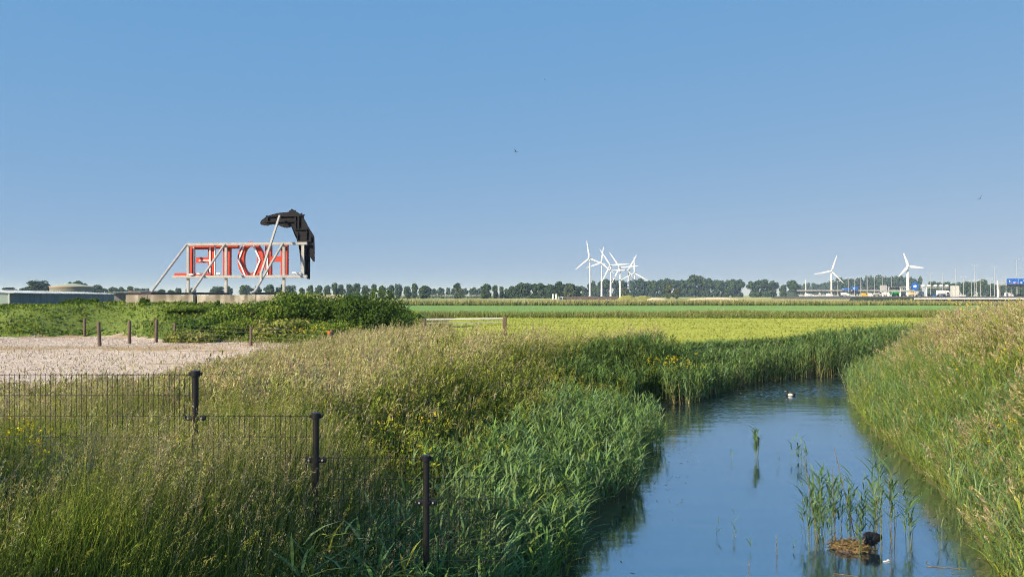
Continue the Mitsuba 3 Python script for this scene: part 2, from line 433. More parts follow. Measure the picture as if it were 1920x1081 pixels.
v = Veg()
P, S = scatter(-18, 7, 3.6, 42, lambda d: np.clip(1500 * (7 / d) ** 1.25, 110, 1600), keep_left)
d = P[:, 1]; n = len(P)
straw = np.clip(sstep(1.6, 4.5, S) * sstep(9, 15, d) * 1.0 + .25 * (d < 12) * sstep(2, 4, S) + (patch(P, .45, 3) - .5) * 1.9 - .12 + .24 * (d < 12), 0.03, .9)
near_green = (d < 12)
green = pal(n, (GRASS, LIME, DEEP), (3, 2, 1.3))
limep = sstep(.52, .66, patch(P, .35, 9))[:, None]
green = green * (1 - .5 * limep) + .5 * limep * np.array(LIME) * 1.1
def tallness(x, y, s):
    far_ = .26 + .64 * sstep(-11.5, -3.5, x)
    return np.where(y > 9, far_ + (.62 - far_) * (1 - sstep(9, 13, y)), .58) * (1 - .30 * (1 - sstep(2.5, 5.0, s)) * (y > 11))


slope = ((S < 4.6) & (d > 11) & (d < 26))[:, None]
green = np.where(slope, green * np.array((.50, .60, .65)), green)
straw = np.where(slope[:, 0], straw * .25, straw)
hf = tallness(P[:, 0], d, S)
lump = np.clip(1 + 2.2 * (patch(P, 1.1, 4) - .5) + 1.3 * (patch(P, .33, 61) - .5), .45, 1.55)
h = U(.3, .85, n) * lump * hf; wpx = np.maximum(.0062, .00080 * d)
az = rng.normal(-.2, 1.2, n)
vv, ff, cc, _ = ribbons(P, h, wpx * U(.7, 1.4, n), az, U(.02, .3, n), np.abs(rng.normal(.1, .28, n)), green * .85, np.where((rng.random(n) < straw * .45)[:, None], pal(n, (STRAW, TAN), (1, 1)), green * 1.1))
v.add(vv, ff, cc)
m = rng.random(n) < (.14 + .24 * straw)
Q = P[m]; n = len(Q); st = straw[m]
isst = (rng.random(n) < st * 1.15)[:, None]
c1 = np.where(isst, pal(n, (STRAW, TAN, PURPLE), (2, 2, 1.4)), pal(n, (LIME, (.2, .21, .06)), (1, 1)))
c0 = pal(n, (GRASS, LIME), (1, 1))
h = rng.triangular(.6, .95, 1.45, n) * (.35 + .65 * lump[m]) * hf[m]
vv, ff, cc, cl = ribbons(Q, h, wpx[m] * .62, rng.normal(-.25, .75, n), U(.03, .22, n), np.abs(rng.normal(.1, .16, n)), c0, c1, 3)
v.add(vv, ff, cc)
nr = Q[:, 1] < 12; hd = (rng.random(n) < .85) & ~nr; hn = (rng.random(n) < .75) & nr
v.add(*panicles(cl[hd], U(.14, .27, hd.sum()), 9, c1[hd] * 1.05, .30))
v.add(*panicles(cl[hn], U(.10, .22, hn.sum()), 20, c1[hn] * 1.05, .22, (.05, .10)))
# broad leaved herbs and leaning dead stems between the grass
pm = patch(P, .42, 71); e = (pm > .575) & (rng.random(len(P)) < .10); E = P[e]; k = 9
q = np.repeat(E, k, 0); q = q + np.c_[rng.normal(0, .09, (len(q), 2)), U(.08, .78, len(q)) * np.repeat(hf[e] * lump[e], k)]
v.add(*specks(q, np.repeat(np.clip(.0016 * E[:, 1], .018, .05), k) * U(.7, 1.4, len(q)), .42, pal(len(q), (GRASS, LIME, DEEP), (2, 2, 1)), .6))
e = rng.random(len(P)) < .012; E = P[e]; k = len(E)
vv, ff, cc, cl = ribbons(E, U(.7, 1.35, k) * hf[e], wpx[e] * .8, U(0, 6.28, k), U(.1, .9, k), U(-.1, .5, k), pal(k, (STRAW, TAN), (1, 1)), pal(k, (STRAW, TAN), (1, 1)))
v.add(vv, ff, cc)
stuff('tall_grass', 'tall seeding grass, tan on top and green below, covering the left bank', 'grass', v)

# --- reed bed at the left water edge
v = Veg()


def reeds(P, hgt, leaf_n, leaf_len, leaf_w, cols, w, stem_c=(.20, .22, .08), lean=.12, sway=0.0):
    n = len(P)
    vv, ff, cc, cl = ribbons(P, hgt, np.maximum(.007, .0006 * P[:, 1]), rng.normal(sway, 1.4, n), U(0, lean, n), U(0, lean, n), pal(n, (stem_c, (.30, .26, .13)), (3, 1)), pal(n, cols, w), 3)
    v.add(vv, ff, cc)
    k = leaf_n
    t = (np.arange(k)[None] + rng.random((n, k))) / k * .82 + .16
    q = np.empty((n, k, 3)); tt = np.linspace(0, 1, 4)
    for a in range(3):
        for j in range(3):
            mk = (t >= tt[j]) & (t <= tt[j + 1] + 1e-6)
            val = cl[:, None, j, a] + (cl[:, None, j + 1, a] - cl[:, None, j, a]) * (t - tt[j]) * 3
            q[..., a][mk] = val[mk]
    q = q.reshape(-1, 3); m = len(q)
    az = rng.uniform(0, 2 * np.pi, m) if sway == 0 else rng.normal(sway, 1.5, m)
    c = np.repeat(pal(n, cols, w), k, 0) * rng.uniform(.85, 1.15, (m, 1))
    L = np.repeat(U(.8, 1.2, n), k) * U(leaf_len * .65, leaf_len * 1.2, m) * (1.1 - .45 * t.ravel())
    vv, ff, cc, _ = ribbons(q, L, leaf_w * U(.75, 1.3, m), az, U(.25, .75, m), U(.1, .75, m), c * .95, c * 1.08, 3, twist=rng.normal(0, .35, m), wide=.35)
    v.add(vv, ff, cc)


P, S = scatter(-2, 6, 6.5, 27.5, lambda d: np.clip(80 * (9 / d), 40, 90), lambda x, y, s, r: ~r & (s > .12 - .22 * np.sin(y * 1.3) - .25 * sstep(16, 20, y)) & (s < 2.5 - .9 * (y < 12)) & (y < 22.8 + .5 * np.sin(x * 5)))
P[:, 2] = np.maximum(P[:, 2], -.05)
hh = U(.6, 1.0, len(P)) * (1 - .3 * sstep(0, -.6, S)) * (.85 + .4 * patch(P, .5, 2))
reeds(P, hh, 9, .34, .028, (REED, REEDB, LIME, REEDD), (4, 4, .35, .9))
stuff('reed_bed', 'bright broad leaved reed bed along the left water edge', 'reeds', v)

# --- dense green growth on the hump behind the reed bed
v = Veg()
P, S = scatter(-1, 9, 25.4, 31.5, lambda d: 60, lambda x, y, s, r: ~r & (s > .75 - .8 * sstep(28, 30, y)) & (s < 3.4))
reeds(P, U(.7, 1.15, len(P)) * (1 - .3 * sstep(2, 3.4, S)), 8, .36, .028, (REED, REEDD, DEEP), (2, 2, 1))
stuff('bank_herbs', 'dense dark green herbs on the left bank where the ditch bends', 'plants', v)

# --- reeds on the far bank of the bend
v = Veg()
P, S = scatter(4, 40, 28, 56, lambda d: 38, lambda x, y, s, r: ~r & (s > -.45) & (s < 2.6) & (x > 5.2))
tall = sstep(12, 16, P[:, 0])
reeds(P, np.clip(1.32 + .78 * tall - P[:, 2], .35, 2.1) * rng.triangular(.55, .9, 1.25, len(P)) * (.62 + .76 * patch(P, .6, 21)), 8, .40, .034, (REED, REEDB, REEDD, (.15, .19, .06)), (3, 2, 2, 1))
P, S = scatter(4, 30, 28, 45, lambda d: 16, lambda x, y, s, r: ~r & (s > -.5) & (s < .5) & (x > 5.6))
n = len(P)
vv, ff, cc, _ = ribbons(P, U(.5, 1.2, n), U(.018, .03, n), U(0, 6.28, n), U(0, .15, n), U(0, .1, n), pal(n, (TAN, (.30, .18, .08)), (2, 1)), pal(n, (STRAW, TAN), (1, 1)))
v.add(vv, ff, cc)
stuff('far_reeds', 'tall reeds with dry tan stems lining the far bank at the bend', 'reeds', v)

# --- right bank
v = Veg()
P, S = scatter(4.5, 26, 9, 42, lambda d: np.clip(800 * (11 / d) ** 1.2, 120, 900), lambda x, y, s, r: r & (s > .02) & (s < 13))
n = len(P); d = P[:, 1]
straw = np.clip(sstep(1.0, 2.6, S + (d - 20) * .06) * (.35 + .5 * sstep(16, 26, d)) + (patch(P, .45, 33) - .5) * 2.4, .02, .9)
green = pal(n, (GRASS, LIME, REED), (2.5, 2, 2))
wpx = np.maximum(.0065, .00082 * d)
low = 1 - sstep(.6, 1.8, S)
tip = np.where((rng.random(n) < straw * .5 + .12 * low)[:, None], pal(n, (STRAW, (.40, .36, .13)), (1, 1)), green * 1.15)
lump = np.clip(1 + 2.0 * (patch(P, 1.0, 64) - .5) + 1.2 * (patch(P, .3, 65) - .5), .45, 1.5) * (.6 + .4 * sstep(0, 1.2, S))
vv, ff, cc, _ = ribbons(P, U(.3, .85, n) * lump, wpx * U(.8, 1.6, n), rng.normal(np.pi * .95, 1.0, n), U(.08, .45, n), np.abs(rng.normal(.15, .3, n)), green * .9, tip)
v.add(vv, ff, cc)
m = rng.random(n) < (.05 + .42 * straw + .10 * sstep(1.8, 3.2, S)) * (1 - .7 * low)
Q = P[m]; n = len(Q)
c1 = pal(n, (STRAW, TAN, PURPLE, LIME), (1.6, 1.5, 3, .6)); c0 = pal(n, (GRASS, LIME), (1, 1))
vv, ff, cc, cl = ribbons(Q, rng.triangular(.5, .75, 1.15, n) * (.45 + .55 * lump[m]), wpx[m] * .6, rng.normal(2.2, .9, n), U(.03, .3, n), np.abs(rng.normal(.12, .2, n)), c0, c1)
v.add(vv, ff, cc)
v.add(*panicles(cl, U(.14, .26, n), 9, c1 * 1.05, .30))
e = (patch(P, .4, 72) > .56) & (rng.random(len(P)) < .12) & (S > .8); E = P[e]; k = 9
q = np.repeat(E, k, 0); q = q + np.c_[rng.normal(0, .1, (len(q), 2)), U(.08, .75, len(q)) * np.repeat(lump[e], k)]
v.add(*specks(q, np.repeat(np.clip(.0016 * E[:, 1], .018, .05), k) * U(.7, 1.4, len(q)), .42, pal(len(q), (GRASS, LIME, DEEP), (2, 2, 1.4)), .6))
stuff('bank_grass', 'tall grass with reddish tan seed heads covering the right bank', 'grass', v)
v = Veg()
P, S = scatter(5, 17, 9, 34, lambda d: np.clip(62 * (10 / d) ** .8, 22, 70), lambda x, y, s, r: r & (s > .02 + .15 * np.sin(y * 1.7)) & (s < 2.1))
P[:, 2] = np.maximum(P[:, 2], -.05)
reeds(P, U(.55, 1.0, len(P)), 6, .50, .017, (REED, REEDB, LIME), (2, 3, 1.2), lean=.25, sway=2.6)
stuff('sedge_fringe', 'long leaved sedges leaning over the water at the right bank', 'sedge', v)

# --- field edges: strips of tall growth along the cross ditches
for (y0, y1, x0, x1, rho, w, hmin, hmax, cols, tips, nm, lb) in (
        (86, 98, -26, 75, 20, .05, .25, .75, (GRASS, DEEP, (.12, .15, .05)), (TAN, (.16, .18, .06), GRASS), 'ditch_growth', 'rough grass strip along the ditch between the bright field and the green field'),
        (188, 203, -60, 150, 5, .14, .7, 1.6, (GRASS, DEEP, DEEP), (STRAW, TAN, TAN), 'ditch_growth', 'far strip of tan reeds with a dark foot behind the green field')):
    v = Veg()
    P, S = scatter(x0, x1, y0 - 3, y1 + 3, lambda d: rho, lambda x, y, s, r: (y > y0 - 2.2 + 7 * meshkit.fbm(np.stack([x * .07, x * 0, x * 0], -1), 3, 5) - 1.5) & (y < y1 + 2.5 - 7 * meshkit.fbm(np.stack([x * .06, x * 0 + 9, x * 0], -1), 3, 8) + 1.5))
    n = len(P); hp = .6 + .8 * patch(P, .12, 41)
    c1 = pal(n, tips, (1, 1, 1)); c0 = pal(n, cols, (1, 1, 1))
    vv, ff, cc, cl = ribbons(P, U(hmin, hmax, n) * hp, w * U(.8, 2, n), U(0, 6.28, n), U(0, .4, n), U(0, .3, n), c0, c1, 2)
    v.add(vv, ff, cc)
    v.add(*panicles(cl, U(.3, .5, n), 3, c1, .5))
    stuff(nm, lb, 'grass', v)
# short grass of the mown field, thinning out with distance
v = Veg()
P, S = scatter(-4, 50, 40, 88, lambda d: 12 * (45 / d) ** 1.5, lambda x, y, s, r: ~r & (s > 2.2))
n = len(P); c = pal(n, ((.195, .23, .04), (.24, .255, .055), (.17, .20, .03)), (2, 1, 1))
vv, ff, cc, _ = ribbons(P, U(.03, .10, n) * (1 + 1.5 * (S < 5)), .0012 * P[:, 1] * U(.8, 1.6, n), U(0, 6.28, n), U(0, .8, n), U(0, .5, n), c, c * 1.1, 2)
v.add(vv, ff, cc)
stuff('field_grass', 'short tufts of grass on the bright mown field', 'grass', v)

# --- gravel stones
P, S = scatter(-34, -5, 19, 50, lambda d: 70 * (30 / d) ** 1.2 * (.4 + .6 * (d > 37)), lambda x, y, s, r: lot_mask(x, y) & (np.abs(y - 36.6) > .9 + rng.normal(0, .35, len(x))))
n = len(P); sz = U(.016, .042, n) * (P[:, 1] / 30) ** .5
tet = np.array([(-1, -.7, 0), (1, -.6, 0), (.2, 1, 0), (.1, .05, .75), (-.5, .3, .5)], float)
ang = U(0, 6.28, n); ca, sa = np.cos(ang), np.sin(ang)
q = tet[None] * sz[:, None, None] * rng.uniform(.7, 1.3, (n, 1, 3))
q = np.stack([q[..., 0] * ca[:, None] - q[..., 1] * sa[:, None], q[..., 0] * sa[:, None] + q[..., 1] * ca[:, None], q[..., 2]], -1) + P[:, None]
tf = np.array([(0, 1, 3), (1, 2, 3), (2, 4, 3), (2, 0, 4), (0, 3, 4)])
v = Veg(); v.add(q.reshape(-1, 3), (tf[None] + (np.arange(n) * 5)[:, None, None]).reshape(-1, 3), np.repeat(pal(n, ((.46, .395, .34), (.36, .30, .25), (.53, .475, .42)), (2, 2, 1)), 5, 0))
mat('m_stone', {'type': 'mesh_attribute', 'name': 'vertex_color'}, .95, spec=.1)
k = newkey('gravel_stones'); scene[k] = {**v.shape(), 'bsdf': {'type': 'ref', 'id': 'm_stone'}}
labels[k] = {'label': 'loose pale stones strewn over the gravel yard', 'category': 'gravel', 'kind': 'stuff'}
# dry weeds in the yard
v = Veg()
P, S = scatter(-34, -5, 19, 50, lambda d: 13, lambda x, y, s, r: lot_mask(x, y))
P = P[(patch(P, .22, 77) > .62) | (rng.random(len(P)) < .03) | (np.abs(P[:, 1] - 36.6) < 1.3 + rng.normal(0, .5, len(P)))]
n = len(P); c = pal(n, (TAN, (.30, .22, .12), (.16, .18, .05)), (2, 2, 1))
vv, ff, cc, _ = ribbons(P, U(.04, .18, n), U(.015, .035, n), U(0, 6.28, n), U(0, .7, n), U(0, .4, n), c, c * 1.1, 2)
v.add(vv, ff, cc); stuff('yard_weeds', 'low dry brown weeds between the stones of the yard', 'weeds', v)

# --- cover of the mound
v = Veg()
P, S = scatter(-40, -3, 38, 64, lambda d: 46, lambda x, y, s, r: mound_h(x, y) > .03, side=.72)
n = len(P)
gb = sstep(-26, -15, P[:, 0])[:, None]
c = pal(n, (GRASS, LIME, (.15, .22, .035)), (2, 2, 3)) * (1 - .1 * gb)
c = c * np.clip(.45 + 1.1 * patch(P, .7, 50), .5, 1.3)[:, None]
vv, ff, cc, cl = ribbons(P, U(.10, .34, n) * np.clip(.2 + 1.7 * patch(P, .6, 51), .3, 1.6) * (1 - .5 * sstep(46.5, 48.5, P[:, 1])), U(.035, .075, n), U(0, 6.28, n), U(.1, .6, n), U(0, .5, n), c, c * 1.15, 2)
v.add(vv, ff, cc)
q = P[rng.random(n) < .55]
q = q + np.c_[rng.normal(0, .15, (len(q), 2)), U(.05, .32, len(q)) * (1 - .5 * sstep(46.5, 48.5, q[:, 1]))]
v.add(*specks(q, U(.05, .10, len(q)), .6, pal(len(q), (GRASS, LIME, (.07, .13, .025)), (2, 2, 2)), .4))
hb = P[rng.random(n) < .035]; kk = 26
q = np.repeat(hb, kk, 0); q = q + np.c_[rng.normal(0, .17, (len(q), 2)), np.abs(rng.normal(.16, .16, len(q))) * (1 - .6 * sstep(46.5, 48.5, q[:, 1]))]
v.add(*specks(q, U(.045, .10, len(q)), .6, np.repeat(pal(len(hb), (GRASS, (.075, .135, .028), LIME), (2, 2, 1)), kk, 0) * rng.uniform(.8, 1.2, (len(q), 1)), .7))
stuff('mound_grass', 'lush green grass and weeds covering the front of the mound', 'grass', v)


# ------------------------------------------------------------------ shrubs and trees
def leaf_cloud(v, blobs, n, leaf, cols, w, aspect=.6, fill=.35, var=.18):
    """leaves spread through a crown made of blobs (centre, radii)"""
    vol = np.array([np.prod(r) ** (2 / 3) for _, r in blobs]); cnt = rng.multinomial(n, vol / vol.sum())
    for (c, r), k in zip(blobs, cnt):
        u = rng.normal(size=(k, 3)); u /= np.linalg.norm(u, axis=1, keepdims=True)
        rad = 1 - fill * rng.random(k) ** 1.5 + rng.normal(0, .07, k)
        p = np.array(c) + u * np.array(r) * rad[:, None]
        col = pal(k, cols, w, var) * rng.uniform(.88, 1.12)
        v.add(*specks(p, leaf * U(.6, 1.35, k), aspect, col, 1.0, n_out=u))


def shrub(name, label, x, y, rx, ry, hgt, n, leaf, cols, w, group=None, k=16, zoff=-.1):
    t = thing(name, label, 'shrub', group)
    z0 = float(ground_h(np.array([x]), np.array([y]))[0]) + zoff
    hgt = (hgt - z0) / 1.10      # hgt is the height of the crown top above the water
    v = Veg(); bl = []
    for _ in range(k):
        a, rr = U(0, 6.28, 1)[0], rng.random() ** .5 * .72
        px, py = x + rx * rr * math.cos(a), y + ry * rr * math.sin(a)
        top = hgt * (1 - .5 * rr ** 2) * rng.uniform(.72, 1.05); s = rng.uniform(.26, .42)
        bl.append(((px, py, z0 + top * rng.uniform(.45, .80)), (rx * s, ry * s, top * .34)))
        bl.append(((px, py, z0 + top * .3), (rx * s, ry * s, top * .32)))
    leaf_cloud(v, bl, n, leaf, cols, w)
    m = n // 18  # shoots standing out of the crown
    b = bl[0::2]; i = rng.integers(0, len(b), m)
    c = np.array([b[q][0] for q in i]); r = np.array([b[q][1] for q in i])
    u = rng.normal(size=(m, 3)); u[:, 2] = np.abs(u[:, 2]) + .6; u /= np.linalg.norm(u, axis=1, keepdims=True)
    tip = c + u * r * U(1.0, 1.35, m)[:, None]
    v.add(*specks(tip, leaf * U(.6, 1.2, m), .5, pal(m, cols, w) * 1.1, 1.2))
    scene[f'{t}__foliage'] = v.shape()
    st = [rod((x + dx * rx * .25, y + dy * ry * .25, z0 - .1), (x + dx * rx * .6, y + dy * ry * .6, z0 + hgt * .6), .05, .015, 6) for dx, dy in rng.uniform(-1, 1, (6, 2))]
    part(t, 'stem', cat(st), 'm_bark')
    return t


BUSH, BUSHD = (0.075, 0.135, 0.026), (0.05, 0.09, 0.022)
shrub('large_bush', 'large dark green bush at the right end of the mound beside the field gate', -8.2, 45.3, 2.5, 2.4, 4.25, 15000, .075, (BUSH, BUSHD, (.08, .14, .025)), (3, 2, 1), k=22)
shrub('large_bush', 'lower dark bush sloping down to the gate post at the end of the mound', -6.1, 44.6, 1.5, 1.7, 3.2, 6500, .07, (BUSH, BUSHD), (3, 2))
shrub('large_bush', 'mid green bush under the bare right end of the concrete beam', -11.6, 45.6, 2.6, 2.2, 4.1, 11000, .075, (BUSH, (.12, .20, .035), LIME), (2, 3, 1), k=20)
shrub('large_bush', 'leafy bush below the right post of the sign on the mound slope', -15.2, 46.2, 2.4, 2.0, 3.55, 9000, .075, ((.12, .20, .035), LIME, BUSH), (3, 1.5, 1))
for i, (x, y, rx, hh) in enumerate(((-19.2, 47.8, 1.8, 3.2), (-17.2, 44.6, 1.8, 2.85), (-16.7, 41.9, 1.4, 2.15), (-14.6, 43.3, 1.7, 2.95), (-13.2, 47.6, 2.2, 3.95), (-12.2, 42.4, 1.7, 2.75), (-9.3, 42.6, 1.8, 2.6))):
    shrub('bramble_bush', 'low bramble bush on the mound slope, ' + ('leftmost', 'second from the left', 'third from the left, low down', 'fourth from the left', 'fifth from the left, higher up', 'second from the right', 'rightmost, before the large bushes')[i], x, y, rx, rx * .8, hh, 3800, (.055, .08, .07, .06, .075, .09, .06)[i], (((.13, .21, .035), LIME, GRASS), ((.08, .145, .03), BUSH, GRASS), ((.17, .21, .05), LIME, TAN))[(0, 1, 2, 0, 1, 2, 0)[i]], (3, 1.5, 1.2), 'low brambles on the mound slope', k=10)
for px_, py_, dd, rx, hh, lb in ((135, 555, 51.5, .9, 3.75, 'dark green weed clump on top of the mound left of the sign, the left one'), (163, 557, 51.0, .9, 3.65, 'dark green weed clump on top of the mound left of the sign, the right one'),
                                 (270, 556, 49.6, .4, 3.75, 'small leafy shrub growing up against the left part of the concrete beam'), (500, 556, 49, .7, 3.55, 'small leafy shrub in front of the middle of the concrete beam'),
                                 (408, 560, 49.2, .25, 3.5, 'single weed sprouting before the concrete beam between two struts')):
    shrub('weed_clump', lb, X(px_, dd), dd, rx, rx * .8, hh, int(2600 * rx + 300), .06, (BUSH, (.07, .13, .025)), (2, 2), k=8)


def tree_group(key, blobs, n, leaf, cols, w, trunk):
    v = Veg(); leaf_cloud(v, blobs, n, leaf, cols, w, .8, .45, .2)
    g = {'type': 'shapegroup', 'crown': v.shape(), 'trunk': mikit.ply(trunk, 'm_bark', False)}
    scene[key] = g


def crown_blobs(k, rx, z0, z1, round_=.75):
    bl = []
    for _ in range(k):
        t = rng.random(); z = z0 + (z1 - z0) * t
        prof = math.sin(math.pi * min(max(.12 + .80 * t, 0), 1)) ** round_
        a, rr = rng.uniform(0, 6.28), rng.random() ** .5 * .68 * prof
        s = rng.uniform(.24, .40)
        bl.append(((rx * rr * math.cos(a), rx * rr * math.sin(a), min(z, z1 - s * .5 * (z1 - z0) * .6)), (rx * s, rx * s, (z1 - z0) * s * .52)))
    return bl


def trunk_mesh(top, r, spread):
    ms = [rod((0, 0, -.03), (0, 0, top * .6), r, r * .6, 7)]
    for a in rng.uniform(0, 6.28, 5):
        ms.append(rod((0, 0, top * rng.uniform(.3, .55)), (spread * math.cos(a), spread * math.sin(a), top * rng.uniform(.75, 1.0)), r * .45, r * .15, 5))
    return cat(ms)


FARLEAF = ((.060, .105, .034), (.080, .13, .040), (.045, .085, .030))
PALELEAF = ((.12, .15, .075), (.15, .175, .09), (.09, .12, .055))
VAR = {'round': [], 'tall': [], 'pale': []}
for i in range(4):
    k = f'tree_kind_round_{i}'; tree_group(k, crown_blobs(26, .46, .10, 1.0, .6), 2200, .044, FARLEAF, (2, 1.4, 1.4), trunk_mesh(.75, .03, .25)); VAR['round'].append(k)
for i in range(4):
    k = f'tree_kind_tall_{i}'; tree_group(k, crown_blobs(22, .30, .10, 1.0, .6), 2200, .042, FARLEAF, (2, 1.2, 1.6), trunk_mesh(.8, .022, .15)); VAR['tall'].append(k)
for i in range(2):
    k = f'tree_kind_pale_{i}'; tree_group(k, crown_blobs(20, .40, .03, 1.0, .55), 1500, .042, PALELEAF, (2, 1, 1.5), trunk_mesh(.7, .025, .2)); VAR['pale'].append(k)


ORD = ['leftmost', 'second from the left', 'third from the left', 'fourth from the left', 'fifth from the left', 'sixth from the left', 'seventh from the left', 'eighth from the left', 'ninth from the left', 'tenth from the left'] + [f'{w} from the left' for w in ('eleventh', 'twelfth', 'thirteenth', 'fourteenth', 'fifteenth', 'sixteenth', 'seventeenth', 'eighteenth', 'nineteenth', 'twentieth', 'twenty-first', 'twenty-second', 'twenty-third', 'twenty-fourth')]


def tree(kind, label, px_, top, base, dd, width, group, name='tree', cat_='tree'):
    """width and height in the picture's pixels at dd metres"""
    if group:
        tree.count[group] = tree.count.get(group, -1) + 1
        label = f'{label}, {ORD[tree.count[group]]}'
    t = thing(name, label, cat_, group)
    width *= rng.uniform(.88, 1.2); top += rng.uniform(-.06, .08) * (base - top)
    h = (base - top) * dd / FPX; w = width * dd / FPX * (1.22 if kind == 'tall' else 1.1)
    unit = {'round': .92, 'tall': .60, 'pale': .80}[kind]
    ks = VAR[kind]
    key = ks[int(rng.integers(len(ks)))]
    z0 = Z(base, dd)
    scene[t] = {'type': 'instance', 'sg': {'type': 'ref', 'id': key},
                'to_world': T().translate([X(px_, dd), dd, z0]).rotate([0, 0, 1], float(rng.uniform(0, 360))).scale([w / unit, w / unit, h])}
    return t


tree.count = {}
# left of the sign
for px_, top, w, k in ((18, 540, 34, 'round'), (41, 541, 20, 'round'), (46, 539, 18, 'round'), (54, 537, 26, 'round'), (72, 527, 38, 'round'), (90, 538, 24, 'round'), (108, 535, 16, 'round')):
    tree(k, 'round tree behind the grey barn', px_, top, 557, 420, w, 'trees behind the grey barn, left of the tank')
for px_, top, w in ((132, 528, 14), (145, 525, 30), (160, 531, 18)):
    tree('round', 'dark tree rising behind the round tank', px_, top, 557, 450, w, 'trees behind the tank')
for px_, top, w in ((182, 534, 22), (195, 540, 16), (212, 538, 20), (227, 540, 14), (243, 538, 15), (257, 539, 12), (272, 540, 17), (302, 543, 20), (320, 544, 16), (334, 541, 12), (352, 543, 16), (362, 541, 10)):
    tree('round', 'far tree between tank and sign', px_, top, 557, 560, w + 2, 'far trees between the tank and the sign')
for px_, top, w in ((400, 544, 16), (408, 537, 24), (428, 537, 20), (460, 536, 27), (482, 537, 22), (507, 533, 28), (522, 540, 16), (531, 535, 15), (546, 536, 22), (566, 538, 16), (583, 535, 18), (598, 534, 20), (614, 535, 18), (629, 533, 20)):
    tree('round', 'far tree behind the sign legs', px_, top, 558, 560, w, 'far trees behind the sign legs')
for px_, top, w, k in ((640, 536, 18, 'round'), (654, 535, 17, 'round'), (669, 533, 18, 'round'), (685, 536, 17, 'round'), (700, 535, 18, 'round'), (716, 535, 18, 'round'), (733, 535, 17, 'round'), (746, 533, 18, 'round'), (764, 536, 18, 'round'), (777, 534, 17, 'round')):
    tree(k, 'roadside tree right of the large bush', px_, top, 559, 560, w, 'roadside trees right of the large bush')
tree('round', 'broad lone tree at the right end of the roadside row', 796, 534, 560, 540, 23, None)
for px_ in np.arange(806, 905, 8.5):
    tree('round', 'small hazy tree right of the lone tree', px_ + rng.uniform(-2, 2), 540 + rng.uniform(-1, 1.5), 557, 800, 12, 'small hazy trees of the distant row')
tree('tall', 'slim taller tree standing before the distant hazy row', 857, 533, 559, 560, 15, None)
tree('pale', 'pale grey green willow beside the slim tree', 864, 541, 560, 545, 13, None)
tree('round', 'big oval tree left of the long poplar belt', 911, 533, 560, 560, 23, None)
for px_, top, w in ((929, 537, 14), (940, 539, 12), (950, 541, 12)):
    tree('round', 'small dark tree right of the oval tree', px_, top, 560, 570, w, 'small trees left of the belt')
for px_, top, w, k in ((960, 536, 16, 'tall'), (968, 534, 14, 'tall'), (977, 531, 17, 'tall'), (988, 531, 16, 'tall'), (1001, 534, 14, 'tall'), (1013, 530, 17, 'tall'), (1026, 533, 15, 'tall'), (1035, 534, 14, 'tall'), (1049, 530, 20, 'tall'), (1066, 533, 20, 'tall'), (1082, 536, 16, 'tall')):
    tree(k, 'belt tree left of the turbine cluster', px_, top, 560, 600, w + 3, 'belt trees left of the turbines')
for px_, top, w, lb in ((1069, 533, 20, 'pale willow at the left foot of the turbine cluster'), (1254, 534, 24, 'broad pale willow standing before the dark belt'), (1270, 541, 18, 'lower pale willow right beside the broad one'), (1172, 539, 15, 'slim pale willow above the yellow green heap')):
    tree('pale', lb, px_, top, 561, 560, w, None)
for px_, top, w in ((1095, 535, 16), (1110, 527, 17), (1125, 527, 17), (1139, 527, 17), (1153, 527, 17), (1167, 529, 15), (1186, 528, 18), (1201, 524, 20), (1216, 526, 17)):
    tree('tall', 'dark belt tree beneath the turbine cluster', px_, top, 560, 980, w + 3, 'belt trees beneath the turbines')
for px_, top, w in ((1226, 525, 17), (1238, 525, 17), (1250, 524, 17), (1265, 527, 17), (1278, 526, 16), (1290, 525, 17), (1300, 519, 19), (1315, 520, 19), (1330, 523, 18), (1345, 524, 18), (1360, 524, 18), (1375, 526, 17), (1387, 525, 20)):
    tree('tall', 'dense belt tree right of the turbine cluster', px_, top, 560, 960, w + 4, 'dense belt trees right of the turbines')
for px_, top, w in ((1410, 527, 17), (1422, 527, 18), (1435, 525, 19), (1449, 527, 17)):
    tree('tall', 'dark tree in the clump near the belt end', px_, top, 560, 950, w + 4, 'clump near the end of the belt')
tree('round', 'low dark round tree in the gap near the belt end', 1470, 534, 560, 940, 19, None)
tree('tall', 'last dark tree of the belt beside the viaduct', 1486, 527, 560, 930, 22, None)
for px_ in np.arange(1500, 1590, 8):
    tree('round', 'low hazy tree behind the viaduct', px_ + rng.uniform(-2, 2), 532.5 - .05 * (px_ - 1500) + rng.uniform(-.8, .8), 552, 1500, 15, 'far wood behind the viaduct')
for px_ in np.arange(1562, 1724, 8.5):
    tree('tall', 'tall tree in the high wood behind the motorway', px_ + rng.uniform(-2, 2), 519.5 + .00045 * (px_ - 1660) ** 2 + rng.uniform(-1, 1), 554, 1250, 14, 'high wood behind the motorway')
for px_ in np.arange(1744, 1925, 9):
    tree('round', 'dark tree behind the right lamp posts', px_ + rng.uniform(-2, 2), (529 if px_ < 1850 else 534) + rng.uniform(-2, 2), 556, 900, 16, 'dark trees behind the lamp posts')

v = Veg()
hx = np.arange(636, 1052, 3.2); bl = []
for p_ in hx:
    hh_ = rng.uniform(1.4, 3.4); bl.append(((X(p_, 585), 585 + rng.uniform(-2, 2), 1.2 + hh_ * .45), (1.5, 1.2, hh_ * .55)))
leaf_cloud(v, bl, 9000, .28, (*FARLEAF, (.10, .13, .06)), (2, 1, 1, 1.5))
t = thing('hedge', 'long low hedge under the far trees right of the mound', 'hedge'); scene[t] = v.shape()

